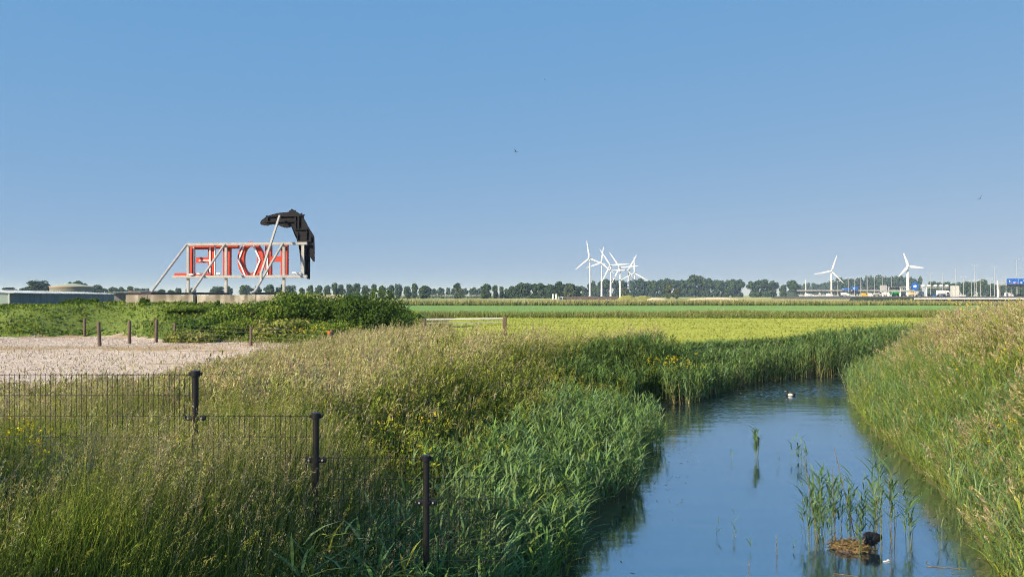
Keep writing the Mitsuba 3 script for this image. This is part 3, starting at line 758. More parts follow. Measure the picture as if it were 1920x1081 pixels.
# roadside trees left behind the viewpoint; they shade the near corner of the bank
for x, y, hh, w in ((-16.7, -3.05, 9.1, 6.7), (-20.9, -1.3, 9.1, 7.2)):
    t = thing('roadside_tree', f'leafy roadside tree left behind the viewpoint, {"nearer the ditch" if x > -18 else "farther left"}', 'tree', 'roadside trees behind the viewpoint')
    v = Veg(); bl = [((x + c[0] * w * 1.05, y + c[1] * w * 1.05, 2.0 + c[2] * hh), (r[0] * w, r[1] * w, r[2] * hh)) for c, r in crown_blobs(26, .46, .25, 1.0)]
    leaf_cloud(v, bl, 7500, .13, (GRASS, BUSH), (1, 1), .6, .8)
    scene[f'{t}__crown'] = v.shape()
    part(t, 'trunk', cat([rod((x, y, 1.2), (x, y, 2 + hh * .6), .24, .12, 9)] + [rod((x, y, 2 + hh * .35), (x + 2.2 * math.cos(a), y + 2.2 * math.sin(a), 2 + hh * .7), .09, .03, 6) for a in (0.4, 1.9, 3.3, 5.0)]), 'm_bark')

# ------------------------------------------------------------------ the sign on the mound
SD = 55.0; SR = math.radians(8)
SU, SV = np.array([math.cos(SR), -math.sin(SR), 0]), np.array([-math.sin(SR), -math.cos(SR), 0])
SO = np.array([X(440, SD), SD, Z(552, SD)])
SC = SD / FPX
def su(px_): return (px_ - 440) * SC
def sw(py_): return (552 - py_) * SC
def loc(u, v_, w): return SO + SU * u + SV * v_ + np.array([0, 0, 1.]) * w
SM = np.eye(4); SM[:3, 0], SM[:3, 1], SM[:3, 2], SM[:3, 3] = SU, SV, [0, 0, 1], SO


def sign_box(u0, u1, v0, v1, w0, w1, c=.012):
    m = cbox(u0, u1, v0, v1, w0, w1, c); m.apply_transform(SM); return m


def sign_plate(poly, v0, v1):
    """polygon in picture units (px, py) extruded between v0 and v1"""
    p = shapely.affinity.affine_transform(poly, [SC, 0, 0, -SC, -440 * SC + .485 * v1, 552 * SC])
    m = trimesh.creation.extrude_polygon(p, v1 - v0, engine='earcut')
    # plate x,y -> u,w ; thickness -> v
    V = m.vertices.copy(); m.vertices = np.c_[V[:, 0], v0 + V[:, 2], V[:, 1]]
    m.invert(); m.apply_transform(SM); m.fix_normals(); return m


def rect(x0, x1, y0, y1): return shapely.box(x0, y0, x1, y1)
def sbar(a, b, w, h=None):
    return bar(loc(*a), loc(*b), w, h, up=SV)


sg = thing('hotel_sign', 'red HOTEL letters from behind in a white frame with a black bird head', 'sign')
FB = part(sg, 'frame', sign_box(su(345), su(583), -.06, .12, sw(460), sw(455)), 'm_galv')
part(FB, 'lower_rail', sign_box(su(316), su(583), -.06, .14, sw(521), sw(516)), 'm_galv')
for px_ in (344.5, 421, 535.5):
    part(FB, 'post', sign_box(su(px_) - .088, su(px_) + .088, -.20, -.063, sw(549), sw(460.3)), 'm_galv')
    part(FB, 'strut', sbar((su(px_), .05, sw(457)), (su(px_), 4.25, .16), .115, .115), 'm_galv')
    part(FB, 'skid', sign_box(su(px_) - .12, su(px_) + .12, -.35, 4.45, .005, .135), 'm_dark', label='black steel skid under a post and strut')
part(FB, 'post', sign_box(su(574.5) - .10, su(574.5) + .10, -.055, .085, sw(515.8), sw(460.2)), 'm_galv', label='short white post beside the black neck of the bird')
t_ = .78
s3a, s3b = np.array((su(535.5), .05, sw(457))), np.array((su(535.5), 4.25, .16))
low = s3a + (s3b - s3a) * t_
part(FB, 'strut', cat([sbar((su(531), .2, sw(406)), (low[0] - .02, low[1] - .02, low[2] + .42), .125, .125), sbar((low[0] - .02, low[1] - .02, low[2] + .55), tuple(low), .14, .14)]), 'm_galv', label='longest strut, running from the bird head down to the right strut')
for px_, py_ in ((356, 514), (411, 512.5), (372, 513), (560, 512), (568, 513)):
    part(FB, 'floodlight', cat([sign_box(su(px_) - .16, su(px_) + .16, .13, .28, sw(py_ + 1) - .01, sw(py_ - 1.3)), sign_box(su(px_) - .03, su(px_) + .03, .12, .18, sw(516), sw(py_ + 1))]), 'm_white')
# junction box of the cable at the left post
LV0, LV1 = -.66, -.40
LET = {
    'letter_l': [rect(347.5, 356, 460, 519), rect(317, 356, 511, 519)],
    'letter_e': [rect(385.5, 397.5, 460, 519), rect(358, 397.5, 458.5, 466), rect(361.5, 397.5, 481, 491.5), rect(358, 397.5, 511, 519)],
    'letter_t': [rect(416, 430, 460, 519), rect(401, 446, 458.5, 465)],
    'letter_h': [rect(500, 511.5, 459, 519), rect(531, 544, 459, 519), rect(500, 544, 480, 490.3)],
}
for k, ps in LET.items():
    c = 'LETH'[('letter_l', 'letter_e', 'letter_t', 'letter_h').index(k)]
    part(sg, k, sign_plate(shapely.union_all(ps), LV0, LV1), 'm_red', label=f'red letter {c} of the sign, seen from behind')
g = np.linspace(0, 2 * np.pi, 57)[:-1]
O_ = Polygon(np.c_[471 + 26 * np.cos(g), 486.5 + 34 * np.sin(g)], [np.c_[471 + 13.5 * np.cos(g), 486.5 + 25.5 * np.sin(g)]])
part(sg, 'letter_o', sign_plate(O_, LV0, LV1), 'm_red', 30, label='red letter O of the sign, seen from behind')
def strip(pts, w=2.6): return shapely.LineString(pts).buffer(w / 2, cap_style='flat', join_style='mitre')
def strip_part(parent, pts, w=2.4): part(f'{sg}__{parent}', 'backing_strip', sign_plate(strip(pts, w), LV1 + .003, LV1 + .075), 'm_white')
strip_part('letter_l', [(356.5, 461), (356.5, 515)], 1.5)
strip_part('letter_e', [(389.5, 462), (389.5, 514)]); strip_part('letter_e', [(367, 487.3), (388, 487.3)], 1.8)
strip_part('letter_e', [(398.8, 461), (398.8, 515)], 1.4)
strip_part('letter_o', [(457.5, 460), (447, 487), (460, 516)]); strip_part('letter_o', [(477, 460), (489.5, 487), (477, 516)])
strip_part('letter_h', [(504.5, 461), (504.5, 515)])
# bird head
bz = [(135, 262), (140, 240), (152, 222), (200, 185), (250, 165), (300, 149), (350, 137), (400, 129), (450, 126), (503, 126), (530, 103), (555, 84), (568, 88), (573, 104), (596, 98), (605, 114), (650, 140), (660, 150), (686, 137), (690, 158), (720, 155), (706, 190), (722, 225), (765, 305), (810, 375), (846, 432), (852, 560), (853, 748), (838, 745), (792, 680), (790, 968), (772, 968), (722, 936),
      (690, 870), (672, 730), (645, 520), (635, 490), (600, 425), (575, 365), (550, 305), (520, 314), (490, 321), (455, 318), (425, 308), (398, 298), (372, 286), (300, 275), (262, 280), (230, 291), (190, 287), (150, 280)]
hp = [(470 + x / 6.757, 380 + y / 6.757) for x, y in bz]
hd = part(sg, 'bird_head', sign_plate(Polygon(hp), -.34, -.215), 'm_black', label='black bird head with a long curved beak and ragged crest, seen from behind')
def zb(x0, x1, y0, y1, v0=-.213, v1=-.07):
    return sign_box(su(470 + x0 / 6.757) - .1, su(470 + x1 / 6.757) - .1, v0, v1, sw(380 + y1 / 6.757), sw(380 + y0 / 6.757), .01)
for r_ in ((222, 690, 165, 183), (205, 612, 236, 252), (600, 765, 338, 352), (636, 808, 482, 502)):
    part(hd, 'stiffener', zb(*r_), 'm_black')
for r_ in ((238, 252, 184, 235), (602, 622, 184, 337), (640, 664, 184, 337), (636, 650, 385, 470), (752, 766, 353, 481), (808, 824, 440, 500)):
    part(hd, 'upright_stiffener', zb(*r_, -.213, -.09), 'm_black')

# concrete beam
cb = thing('concrete_beam', 'long weathered concrete foundation beam on the mound under the sign', 'foundation')
fd = SD - 4.95
edges = (235, 276.5, 363.5, 480, 562, 646)
for i, (a, b) in enumerate(zip(edges[:-1], edges[1:])):
    j = rng.uniform(-.02, .02, 3)
    u0, u1 = X(a, fd) + .015, X(b, fd) - .015
    if i == 2: u0 += .17
    part(cb, 'concrete_block', cbox(u0, u1, fd + j[0] - .25 * i * .0, SD + 1.6, 2.6, Z(552.3, SD) - .01 + j[1] * .4, .03), 'm_concrete')

# ------------------------------------------------------------------ fences and gate
mf = thing('mesh_fence', 'black steel mesh fence stepping down to the ditch in front of the tall grass', 'fence')
FD = 7.8
posts = [(-3.07, 3.067), (-1.90, 2.66), (-0.83, 2.25)]
for i, (x, zt) in enumerate(posts):
    p = part(mf, 'post', rod((x, FD, .2), (x, FD, zt), .031, .031, 20), 'm_fence', 40)
    cap = cat([rod((x, FD, zt - .055), (x, FD, zt + .002), .043, .043, 20), cbox(x - .068, x + .068, FD - .012, FD + .012, zt - .045, zt - .012, .008)])
    part(p, 'cap', cap, 'm_fence', 40)
    zc = zt - .455
    part(p, 'clamp', cat([rod((x, FD, zc - .028), (x, FD, zc + .028), .041, .041, 20), cbox(x - .105, x + .105, FD - .014, FD + .010, zc - .024, zc + .024, .006)]), 'm_fence', 40)
    for sx in (-.066, .066):
        part(p, 'bolt', rod((x + sx, FD - .014, zc), (x + sx, FD - .026, zc), .010, .008, 10), 'm_bolt')
    if i == 0:
        part(p, 'bolt', rod((x - .008, FD - .033, zt - .335), (x - .008, FD - .045, zt - .335), .007, .007, 8), 'm_bolt')
for x0, x1, zt in ((-5.6, -3.12, 3.03), (-8.1, -5.6, 3.03), (-3.02, -1.945, 2.63), (-1.855, -.875, 2.225), (-.785, -.06, 2.035)):
    ms = []
    for k in range(6):
        z = zt - .2 * k
        ms.append(rod((x0, FD - .004, z), (x1, FD - .004, z), .0034, None, 5))
    for x in np.arange(x0 + .025, x1, .05):
        ms.append(rod((x, FD + .003, zt - 1.0), (x, FD + .003, zt + .012), .0028, None, 4))
    part(mf, 'mesh_panel', cat(ms), 'm_fence')


def wire_fence(label, posts, zs, sag=0):
    t = thing('wire_fence', label, 'fence')
    tops = []
    for (px_, top, dd, r, lean) in posts:
        x = X(px_, dd); z0 = float(ground_h(np.array([x]), np.array([dd]))[0]); zt = Z(top, dd)
        b = np.array((x, dd, z0 - .2)); tp = np.array((x + lean, dd, zt))
        m = cat([rod(b, tp - (0, 0, .03), r, r * .97, 10), rod(tp - (0, 0, .03), tp, r * .97, r * .75, 10)])
        part(t, 'post', m, 'm_wood', 40)
        tops.append((np.array((x + lean * .8, dd - r, zt)), max(zt - z0, .9)))
    for (a, ha), (b, hb) in zip(tops[:-1], tops[1:]):
        for z in zs:
            part(t, 'wire', rod(a - (0, 0, z * ha), b - (0, 0, z * hb), .0035, None, 4), 'm_wire')
    return t


wire_fence('far wire fence of weathered posts along the foot of the mound', [(-60, 597, 47, .075, 0), (21, 597, 47.3, .075, 0), (159, 596, 47.5, .075, .0), (289, 597, 47, .07, 0), (338, 595, 46.5, .075, 0), (382, 596, 46.5, .06, 0)], (.08, .35, .62))
wire_fence('nearer wire fence of leaning brown posts on the gravel, ending at an orange tipped post', [(188, 603, 39, .085, -.08), (243, 601, 40.5, .085, 0), (293, 598, 42, .085, .02), (328, 605, 42, .07, 0), (471, 612, 39, .075, 0), (622, 617, 34.5, .085, 0)], (.08, .3, .52, .74))
x_, d_ = X(618, 34.4), 34.4
ot = single('marker_plate', 'small orange reflector plate on the last post of the nearer wire fence', 'reflector', cbox(X(617, 34.4) - .05, X(617, 34.4) + .05, 34.33, 34.37, Z(626, 34.4), Z(620.5, 34.4), .01), 'm_orange')

gt = thing('field_gate', 'low grey field gate with pale rails between two dark wooden posts', 'gate')
gd = 41.0
for px_, top in ((794.5, 597), (946.5, 594)):
    dd = gd if px_ < 900 else gd - .2
    x = X(px_, dd); part(gt, 'post', cbox(x - .1, x + .1, dd - .1, dd + .1, 1.0, Z(top, dd), .025), 'm_wood')
part(gt, 'rail', rod((X(798, gd), gd - .02, Z(599, gd)), (X(943.5, gd), gd - .22, Z(596.3, gd)), .034, None, 10), 'm_rail', 40)
part(gt, 'rail', rod((X(798, gd), gd - .02, Z(606, gd)), (X(943.5, gd), gd - .22, Z(603.5, gd)), .020, None, 8), 'm_galv', 40)
x = X(1396.5, 41.5); single('field_post', 'lone short wooden post in the bright field behind the far reeds', 'post', cat([rod((x, 41.5, 1.0), (x, 41.5, Z(632, 41.5) - .02), .05, .05, 9), rod((x, 41.5, Z(632, 41.5) - .02), (x, 41.5, Z(632, 41.5)), .05, .035, 9)]), 'm_wood')

# ------------------------------------------------------------------ farm buildings behind the mound
bn = thing('barn', 'long low grey barn with a bright roof behind the mound on the left', 'barn')
A, B = np.array((X(19, 118), 118.)), np.array((X(214, 250), 250.))
dirB = (B - A) / np.linalg.norm(B - A); nb = np.array((-dirB[1], dirB[0]))
if nb[0] > 0: nb = -nb
def quad(a, b, c, d): return trimesh.Trimesh([a, b, c, d], [[0, 1, 2], [0, 2, 3]], process=False)
def p3(xy, z): return (xy[0], xy[1], z)
eave, ridge, dep = 4.12, 4.75, 16.0
def slab(P4, th=.12):
    P = np.array(P4, float); return trimesh.Trimesh(np.vstack([P, P - (0, 0, th)])).convex_hull
def wall(a, b, z0, z1, th=.2):
    n_ = np.array((-(b - a)[1], (b - a)[0])); n_ = n_ / np.linalg.norm(n_) * th
    return trimesh.Trimesh([p3(q, z) for q in (a, b, b + n_, a + n_) for z in (z0, z1)]).convex_hull
# wall panels between pilasters
nn = 14
for i in range(nn):
    a, b = A + (B - A) * i / nn, A + (B - A) * (i + 1) / nn
    part(bn, 'wall_panel', wall(a + dirB * .04, b - dirB * .04, 1.2, eave), 'm_barn')
rf = part(bn, 'roof', slab([p3(A - nb * .5 - dirB * .4, eave + .06), p3(B - nb * .5, eave + .06), p3(B + nb * dep / 2, ridge), p3(A + nb * dep / 2 - dirB * .4, ridge)]), 'm_barnroof')
part(bn, 'roof', slab([p3(A + nb * dep - dirB * .4, eave + .06), p3(B + nb * dep, eave + .06), p3(B + nb * (dep / 2 + .01), ridge), p3(A + nb * (dep / 2 + .01) - dirB * .4, ridge)]), 'm_barnroof')
for i in range(1, 11):
    t0 = i / 11.5
    q = A + (B - A) * t0
    part(rf, 'roof_light', slab([p3(q + nb * 1.2, eave + .06 + .63 * 1.7 / 8.5 + .02), p3(q + nb * 1.2 + dirB * 3, eave + .06 + .63 * 1.7 / 8.5 + .02), p3(q + nb * 6 + dirB * 3, eave + .06 + .63 * 6.5 / 8.5 + .02), p3(q + nb * 6, eave + .06 + .63 * 6.5 / 8.5 + .02)], .05), 'm_grey')
gab = trimesh.Trimesh([p3(A - dirB * o + nb * q, z) for o in (0.03, .2) for q, z in ((0, 1.2), (dep, 1.2), (dep, eave), (dep / 2, ridge - .15), (0, eave))]).convex_hull
part(bn, 'gable', gab, 'm_glasshouse', label='pale translucent gable end at the left frame edge')
for q in np.linspace(.1, dep - .1, 7):
    o = A - dirB * .26 + nb * q
    part(bn, 'gable_post', box(o[0] - .09, o[0] + .09, o[1] - .06, o[1] + .04, 1.2, eave - .02), 'm_grey')

tk = thing('round_tank', 'round tank with a shallow green cone roof behind the barn', 'tank')
td, tx_ = 300.0, X(135, 300)
tr = 37 * td / FPX
part(tk, 'wall', lathe([(tr, 1.2), (tr, Z(538.5, td))], 48, (tx_, td, 0)), 'm_tankwall', 40)
part(tk, 'rim', lathe([(tr, Z(538.9, td)), (tr + .15, Z(538.9, td)), (tr + .15, Z(537, td)), (tr - .1, Z(537, td))], 48, (tx_, td, 0)), 'm_tankrim', 40)
part(tk, 'roof', lathe([(tr, Z(537, td)), (tr * .6, Z(534, td)), (tr * .25, Z(531.6, td)), (.01, Z(531, td))], 48, (tx_, td, 0)), 'm_tankroof', True)
rb = thing('small_barn', 'small red and white barn between the grey barn and the sign', 'barn')
rd = 270.0
part(rb, 'wall', box(X(240, rd), X(265, rd), rd, rd + 12, 1.2, Z(545.3, rd)), 'm_redbarn')
part(rb, 'front_panel', box(X(236, rd), X(264, rd), rd - .6, rd - .02, Z(549, rd), Z(546.2, rd)), 'm_white')
part(rb, 'roof', slab([p3((X(212, rd), rd - 8), Z(548.4, rd)), p3((X(266, rd), rd - 1.0), Z(545.0, rd)), p3((X(266, rd), rd + 12.5), Z(544.4, rd)), p3((X(212, rd), rd + 12), Z(547.5, rd))], .25), 'm_barnroof')
part(rb, 'side_wall', box(X(213, rd), X(239.5, rd), rd - 1.2, rd + 10, 1.2, Z(549.6, rd)), 'm_barn')

# ------------------------------------------------------------------ wind turbines


def turbine(label, hub, dd, base, blade_px, angles, grp, thick=1.0, yaw=18, foreshort=1.0):
    t = thing('wind_turbine', label, 'wind turbine', grp)
    hx, hy = hub
    c = np.array((X(hx, dd), dd, Z(hy, dd))); L = blade_px * dd / FPX
    zb_ = min(1.2, Z(base, dd))
    yw = math.radians(yaw); fx = np.array((math.sin(-yw), -math.cos(yw), 0))        # towards the viewer
    rt = np.array((math.cos(yw), math.sin(-yw), 0)); rt = np.cross(fx, (0, 0, 1)) * -1
    tw = c - fx * 2.2
    part(t, 'tower', lathe([(1.75 * thick, zb_), (1.35 * thick, (zb_ + c[2]) / 2), (.95 * thick, c[2] - .8)], 20, (tw[0], tw[1], 0)), 'm_turbine', 40)
    n_ = cbox(-1.0, 1.0, -3.2, 3.2, -1.0, 1.1, .4); M = np.eye(4); M[:3, 0], M[:3, 1], M[:3, 2], M[:3, 3] = rt, fx, (0, 0, 1), c - fx * 2.6
    n_.apply_transform(M); part(t, 'nacelle', n_, 'm_turbine')
    hubc = c + fx * 1.4
    hb = ellipsoid((0, 0, 0), (1.0, 1.5, 1.0)); M[:3, 3] = hubc; hb.apply_transform(M); part(t, 'hub', hb, 'm_turbine', 50)
    for an in angles:
        a = math.radians(an); dr_ = rt * math.cos(a) + np.array((0, 0, 1.)) * math.sin(a)
        sd = np.cross(dr_, fx)
        ts = (0.0, .06, .2, .45, .75, .97, 1.0); ch = np.array((.5, .55, 1.15, .90, .60, .34, .08)) * thick; tk_ = np.array((.45, .40, .25, .17, .1, .05, .02)) * thick
        ring = [(-.45, 0), (-.2, 1), (.25, .7), (.55, 0), (.25, -.7), (-.2, -1)]
        V = np.array([hubc + dr_ * (L * q) + sd * (u * cw * 2) + fx * (w * kk) for q, cw, kk in zip(ts, ch, tk_) for u, w in ring])
        m6 = 6; F = []
        for r_ in range(len(ts) - 1):
            for j in range(m6):
                a_, b_ = r_ * m6 + j, r_ * m6 + (j + 1) % m6
                F += [(a_, b_, b_ + m6), (a_, b_ + m6, a_ + m6)]
        e = (len(ts) - 1) * m6
        F += [(e, e + j, e + j + 1) for j in range(1, m6 - 1)]
        part(t, 'blade', trimesh.Trimesh(V, F, process=False), 'm_turbine', 50)
    return t


turbine('white wind turbine at the left end of the cluster, nearest and tallest', (1105.3, 484), 880, 559, 33.5, (98.5, 218.5, -21.5), None, .68)
turbine('second white wind turbine from the left in the cluster', (1127.5, 492.5), 960, 559, 30.5, (81.5, 198, -39), None, .68)
turbine('third white wind turbine from the left in the cluster, one blade level', (1144.5, 497), 880, 559, 37, (123, 3, 243), None, .68)
turbine('fourth white wind turbine from the left in the cluster', (1162.2, 501.2), 900, 559, 35, (124, 4, 243), None, .68)
turbine('fifth white wind turbine, second from the right in the cluster', (1178, 506.2), 910, 559, 32.5, (60, 180, -62), None, .68)
turbine('rightmost white wind turbine of the cluster, one blade upright', (1189.5, 511.3), 1080, 559, 30.5, (90.5, 208, -30), None, .68)
turbine('lone white wind turbine above the viaduct, left of the motorway signs', (1559, 508), 1180, 556, 31, (72, 191, -47), None, .9)
turbine('white wind turbine with a stout tower beside the motorway gantry', (1702.8, 499), 760, 556, 26, (108, -7, 230), None, .95)

# ------------------------------------------------------------------ far ground features
def ridge_mesh(pts, half, z0):
    """low bank along pts (x, y, height)"""
    P = np.array(pts, float); V, F = [], []
    for x, y, h in P:
        V += [(x, y - half * 2, z0), (x, y - half, z0 + h * .9), (x, y, z0 + h), (x, y + half, z0 + h * .9), (x, y + 2 * half, z0)]
    for i in range(len(P) - 1):
        for j in range(4):
            a, b = i * 5 + j, (i + 1) * 5 + j
            F += [(a, b, b + 1), (a, b + 1, a + 1)]
    return trimesh.Trimesh(V, F, process=False)


dk = 430.0
structure('dike', 'dark brown earth bank before the left half of the tree belt', ridge_mesh([(X(p, dk), dk, h) for p, h in ((1052, .2), (1060, 1.7), (1090, 1.9), (1120, 1.8), (1158, 1.9), (1170, .3))], 2.0, 1.28), 'm_brownbank')
def f_heap(p, n, uv):
    a = fbm(p.x * .25, p.y * .25, p.z * .4, 3); return mix((.13, .16, .03), (.27, .25, .05), a)
mat('m_heap', proc(f_heap), .95)
def heap(name, lb, p0, p1, top, dd, m):
    n_ = 26; g_ = np.linspace(0, 1, n_); gx_, gy_ = np.meshgrid(g_, np.linspace(-1, 1, 9))
    r = np.sin(np.pi * gx_) ** .6 * (1 - gy_ ** 2)
    h = (Z(top, dd) - 1.28) * r * (.75 + .5 * meshkit.fbm(np.stack([gx_ * 6, gy_ * 2, gx_ * 0 + p0], -1), 3))
    V = np.stack([X(p0, dd) + (X(p1, dd) - X(p0, dd)) * gx_, dd + gy_ * 6, 1.25 + h], -1).reshape(-1, 3)
    i_, j_ = np.meshgrid(np.arange(8), np.arange(n_ - 1), indexing='ij'); a = (i_ * n_ + j_).ravel()
    structure(name, lb, trimesh.Trimesh(V, np.vstack([np.c_[a, a + 1, a + n_ + 1], np.c_[a, a + n_ + 1, a + n_]]), process=False), m, True)
heap('earth_heap', 'yellow green overgrown earth heap below the turbines, main hump', 1158, 1192, 552.5, 410, 'm_heap')
heap('earth_heap', 'flatter yellow green hump right of the main heap', 1186, 1222, 554.0, 412, 'm_heap')
heap('sand_strip', 'pale sandy strip right of the earth heap', 1212, 1248, 558.0, 405, 'm_sand')
heap('sand_strip', 'long pale sandy strip before the dense belt', 1288, 1386, 557.6, 405, 'm_sand')
for px_, lb in ((1037, 'left of two short white silos before the tree belt'), (1043, 'right of two short white silos before the tree belt')):
    single('silo', lb, 'silo', lathe([(.45, 1.2), (.45, Z(551.6, 420)), (.3, Z(551.2, 420)), (.01, Z(551, 420))], 14, (X(px_, 420), 420, 0)), 'm_white', 40)
sh = thing('shed', 'tiny white roofed shed right of the two silos', 'shed')
part(sh, 'wall', box(X(1048, 422), X(1055.5, 422), 422, 426, 1.2, Z(556.6, 422)), 'm_grey')
part(sh, 'roof', box(X(1047, 422), X(1056.5, 422), 421.6, 426.4, Z(556.6, 422) + .003, Z(555.6, 422)), 'm_white')
gr = thing('guard_rail', 'long pale guard rail before the distant hazy trees', 'guard rail')
part(gr, 'rail', box(X(690, 640), X(1012, 640), 640, 640.3, Z(554.6, 640), Z(553.0, 640)), 'm_grey')
for px_ in np.arange(694, 1012, 12):
    part(gr, 'post', box(X(px_, 640) - .1, X(px_, 640) + .1, 640.31, 640.5, 1.2, Z(553.4, 640)), 'm_grey')

# ------------------------------------------------------------------ motorway
MD, MZ = 520.0, 2.95
structure('motorway', 'raised motorway with traffic on the right', trimesh.Trimesh([(x, y, z) for x in (X(1478, MD), 620) for y, z in ((MD - 30, 1.2), (MD - 22, MZ), (MD + 26, MZ), (MD + 36, 1.2))]).convex_hull, 'm_asphalt')
wl = thing('retaining_wall', 'white capped low wall with a dark face in front of the motorway on the right', 'wall')
wd = 300.0
part(wl, 'wall', box(X(1714, wd), X(2050, wd), wd, wd + 1, 1.2, Z(561, wd)), 'm_dark')
for a in np.arange(1714, 2050, 24):
    part(wl, 'cap', cbox(X(a, wd) + .02, X(a + 24, wd) - .02, wd - .35, wd + 1.2, Z(561, wd) + .003, Z(558.6, wd), .05), 'm_white')
sc_ = thing('sight_screen', 'dark green screen wall left of the white capped wall', 'screen')
for i, a in enumerate(np.arange(1598, 1714, 14.4)):
    part(sc_, 'panel', cbox(X(a, wd) + .02, X(a + 14.4, wd) - .02, wd + .1, wd + .5, 1.2, Z(557.0 - .06 * i * .2, wd), .03), 'm_screen')
part(sc_, 'end_panel', trimesh.creation.extrude_polygon(Polygon([(0, 0), (1.6, 1.7), (1.6, -.9), (.8, -.9)]), .3) .apply_transform(np.array([[1, 0, 0, X(1590, wd)], [0, 0, -1, wd + .45], [0, 1, 0, Z(557, wd) - 1.7], [0, 0, 0, 1]])), 'm_screen')

# viaduct
vd = 640.0
vi = thing('viaduct', 'long motorway viaduct with pale pillars crossing before the far wood', 'viaduct')
part(vi, 'deck', box(X(1494, vd), X(1716, vd), vd, vd + 14, Z(547.2, vd), Z(544.8, vd)), 'm_dark')
part(vi, 'parapet', box(X(1494, vd), X(1716, vd), vd - .3, vd - .01, Z(545.3, vd), Z(543.4, vd)), 'm_grey')
for px_ in np.arange(1503, 1714, 14):
    part(vi, 'pillar', cbox(X(px_, vd) - .7, X(px_, vd) + .7, vd + 2, vd + 4, 1.2, Z(547.2, vd) - .003, .1), 'm_grey')
part(vi, 'abutment', trimesh.Trimesh([(X(1484, vd), y, 1.2) for y in (vd - 1, vd + 14)] + [(X(1503, vd), y, 1.2) for y in (vd - 1, vd + 14)] + [(X(1490, vd), y, Z(547.3, vd)) for y in (vd - .5, vd + 14)]).convex_hull, 'm_screen')


def vehicle(kind, label, px0, px1, top, dd, paint, cab=None, cargo=None):
    """kind truck, van or car, side on, nose to the right"""
    x0, x1, zt = X(px0, dd), X(px1, dd), Z(top, dd)
    t = thing(kind, label, kind)
    L = x1 - x0; w = {'truck': 2.5, 'van': 2.0, 'car': 1.8}[kind]
    y0, y1 = dd - w / 2, dd + w / 2; r = .5 if kind == 'truck' else .32
    if kind == 'truck':
        cl_ = min(2.3, L * .35)
        part(t, 'cargo_box', cbox(x0, x1 - cl_ - .35, y0, y1, MZ + .95, zt, .05), cargo or paint)
        part(t, 'chassis', box(x0 + .2, x1 - .3, y0 + .3, y1 - .3, MZ + .5, MZ + .945), 'm_dark')
        c_ = part(t, 'cab', trimesh.Trimesh([(x, y, z) for y in (y0 + .03, y1 - .03) for x, z in ((x1 - cl_, MZ + .55), (x1, MZ + .55), (x1, MZ + 1.6), (x1 - .25, zt - .5), (x1 - .7, zt - .15), (x1 - cl_, zt - .1))]).convex_hull, cab or paint)
        part(c_, 'window', box(x1 - cl_ + .5, x1 - .42, y0 + .0, y0 + .04, MZ + 1.75, MZ + 2.55), 'm_glass')
        part(c_, 'windscreen', box(x1 - .28, x1 - .06, y0 + .15, y1 - .15, MZ + 1.72, MZ + 2.6), 'm_glass')
        wx_ = [x0 + .9, x0 + 2.1, x1 - cl_ * .45] if L > 5 else [x0 + .8, x1 - cl_ * .45]
    else:
        hood = .22 if kind == 'car' else .16
        hz = MZ + .28
        mid = hz + (zt - hz) * (.52 if kind == 'car' else .5)
        if kind == 'car':
            part(t, 'body', trimesh.Trimesh([(x, y, z) for y in (y0, y1) for x, z in ((x0, hz), (x1, hz), (x1, mid - .1), (x1 - .2, mid), (x0 + .1, mid + .04), (x0, mid - .15))]).convex_hull, paint)
            part(t, 'cabin', trimesh.Trimesh([(x, y, z) for y in (y0 + .12, y1 - .12) for x, z in ((x0 + L * .10, mid), (x0 + L * .72, mid), (x0 + L * .56, zt), (x0 + L * .2, zt))]).convex_hull, 'm_glass')
            part(t, 'roof', box(x0 + L * .2, x0 + L * .56, y0 + .15, y1 - .15, zt, zt + .04), paint)
        else:
            part(t, 'body', trimesh.Trimesh([(x, y, z) for y in (y0, y1) for x, z in ((x0, hz), (x1, hz), (x1, mid), (x1 - L * .12, mid + .1), (x1 - L * .27, zt - .05), (x0 + .15, zt), (x0, zt - .15))]).convex_hull, paint)
            part(t, 'side_window', box(x1 - L * .42, x1 - L * .22, y0 - .02, y0 + .02, mid + .12, zt - .25), 'm_glass')
            part(t, 'windscreen', bar((x1 - L * .125, dd, mid + .14), (x1 - L * .25, dd, zt - .16), w - .3, .05, up=(1, 0, 0)), 'm_glass')
        wx_ = [x0 + L * .2, x1 - L * .2]
    for x in wx_:
        for y in (y0 + .05, y1 - .27):
            k = part(t, 'wheel', rod((x, y, MZ + r), (x, y + .22, MZ + r), r, r, 14), 'm_tyre', 40)
            part(k, 'rim', rod((x, y - .01, MZ + r), (x, y + .1, MZ + r), r * .55, r * .55, 10), 'm_grey', 40)


MA, MB = MD - 14, MD + 6
vehicle('truck', 'white lorry driving in front of the grey lattice panel', 1757, 1779, 544, MA, 'm_white')
vehicle('van', 'white van under the large blue motorway sign', 1885, 1898, 548, MA, 'm_white')
vehicle('truck', 'bright green lorry near the stout turbine tower', 1673, 1688, 546.5, MA, 'm_greenpaint')
vehicle('truck', 'white lorry beneath the blue round edged sign', 1718, 1731, 545.5, MA, 'm_white', cargo='m_grey')
vehicle('truck', 'cream yellow lorry left of the white lorry by the blue sign', 1704, 1717, 547.2, MB, 'm_creampaint')
vehicle('van', 'bright yellow van under the viaduct', 1616, 1627, 549, MA, 'm_yellowpaint')
vehicle('van', 'white van close behind the bright yellow van', 1628, 1637, 549.4, MB, 'm_white')
vehicle('truck', 'white lorry below the left blue sign on the viaduct', 1578, 1590, 548, MA, 'm_white')
vehicle('truck', 'grey box lorry between the yellow van and the green lorry', 1638, 1652, 549, MA, 'm_grey')
vehicle('truck', 'pale cream white lorry left of the green lorry', 1652, 1667, 547, MB, 'm_white')
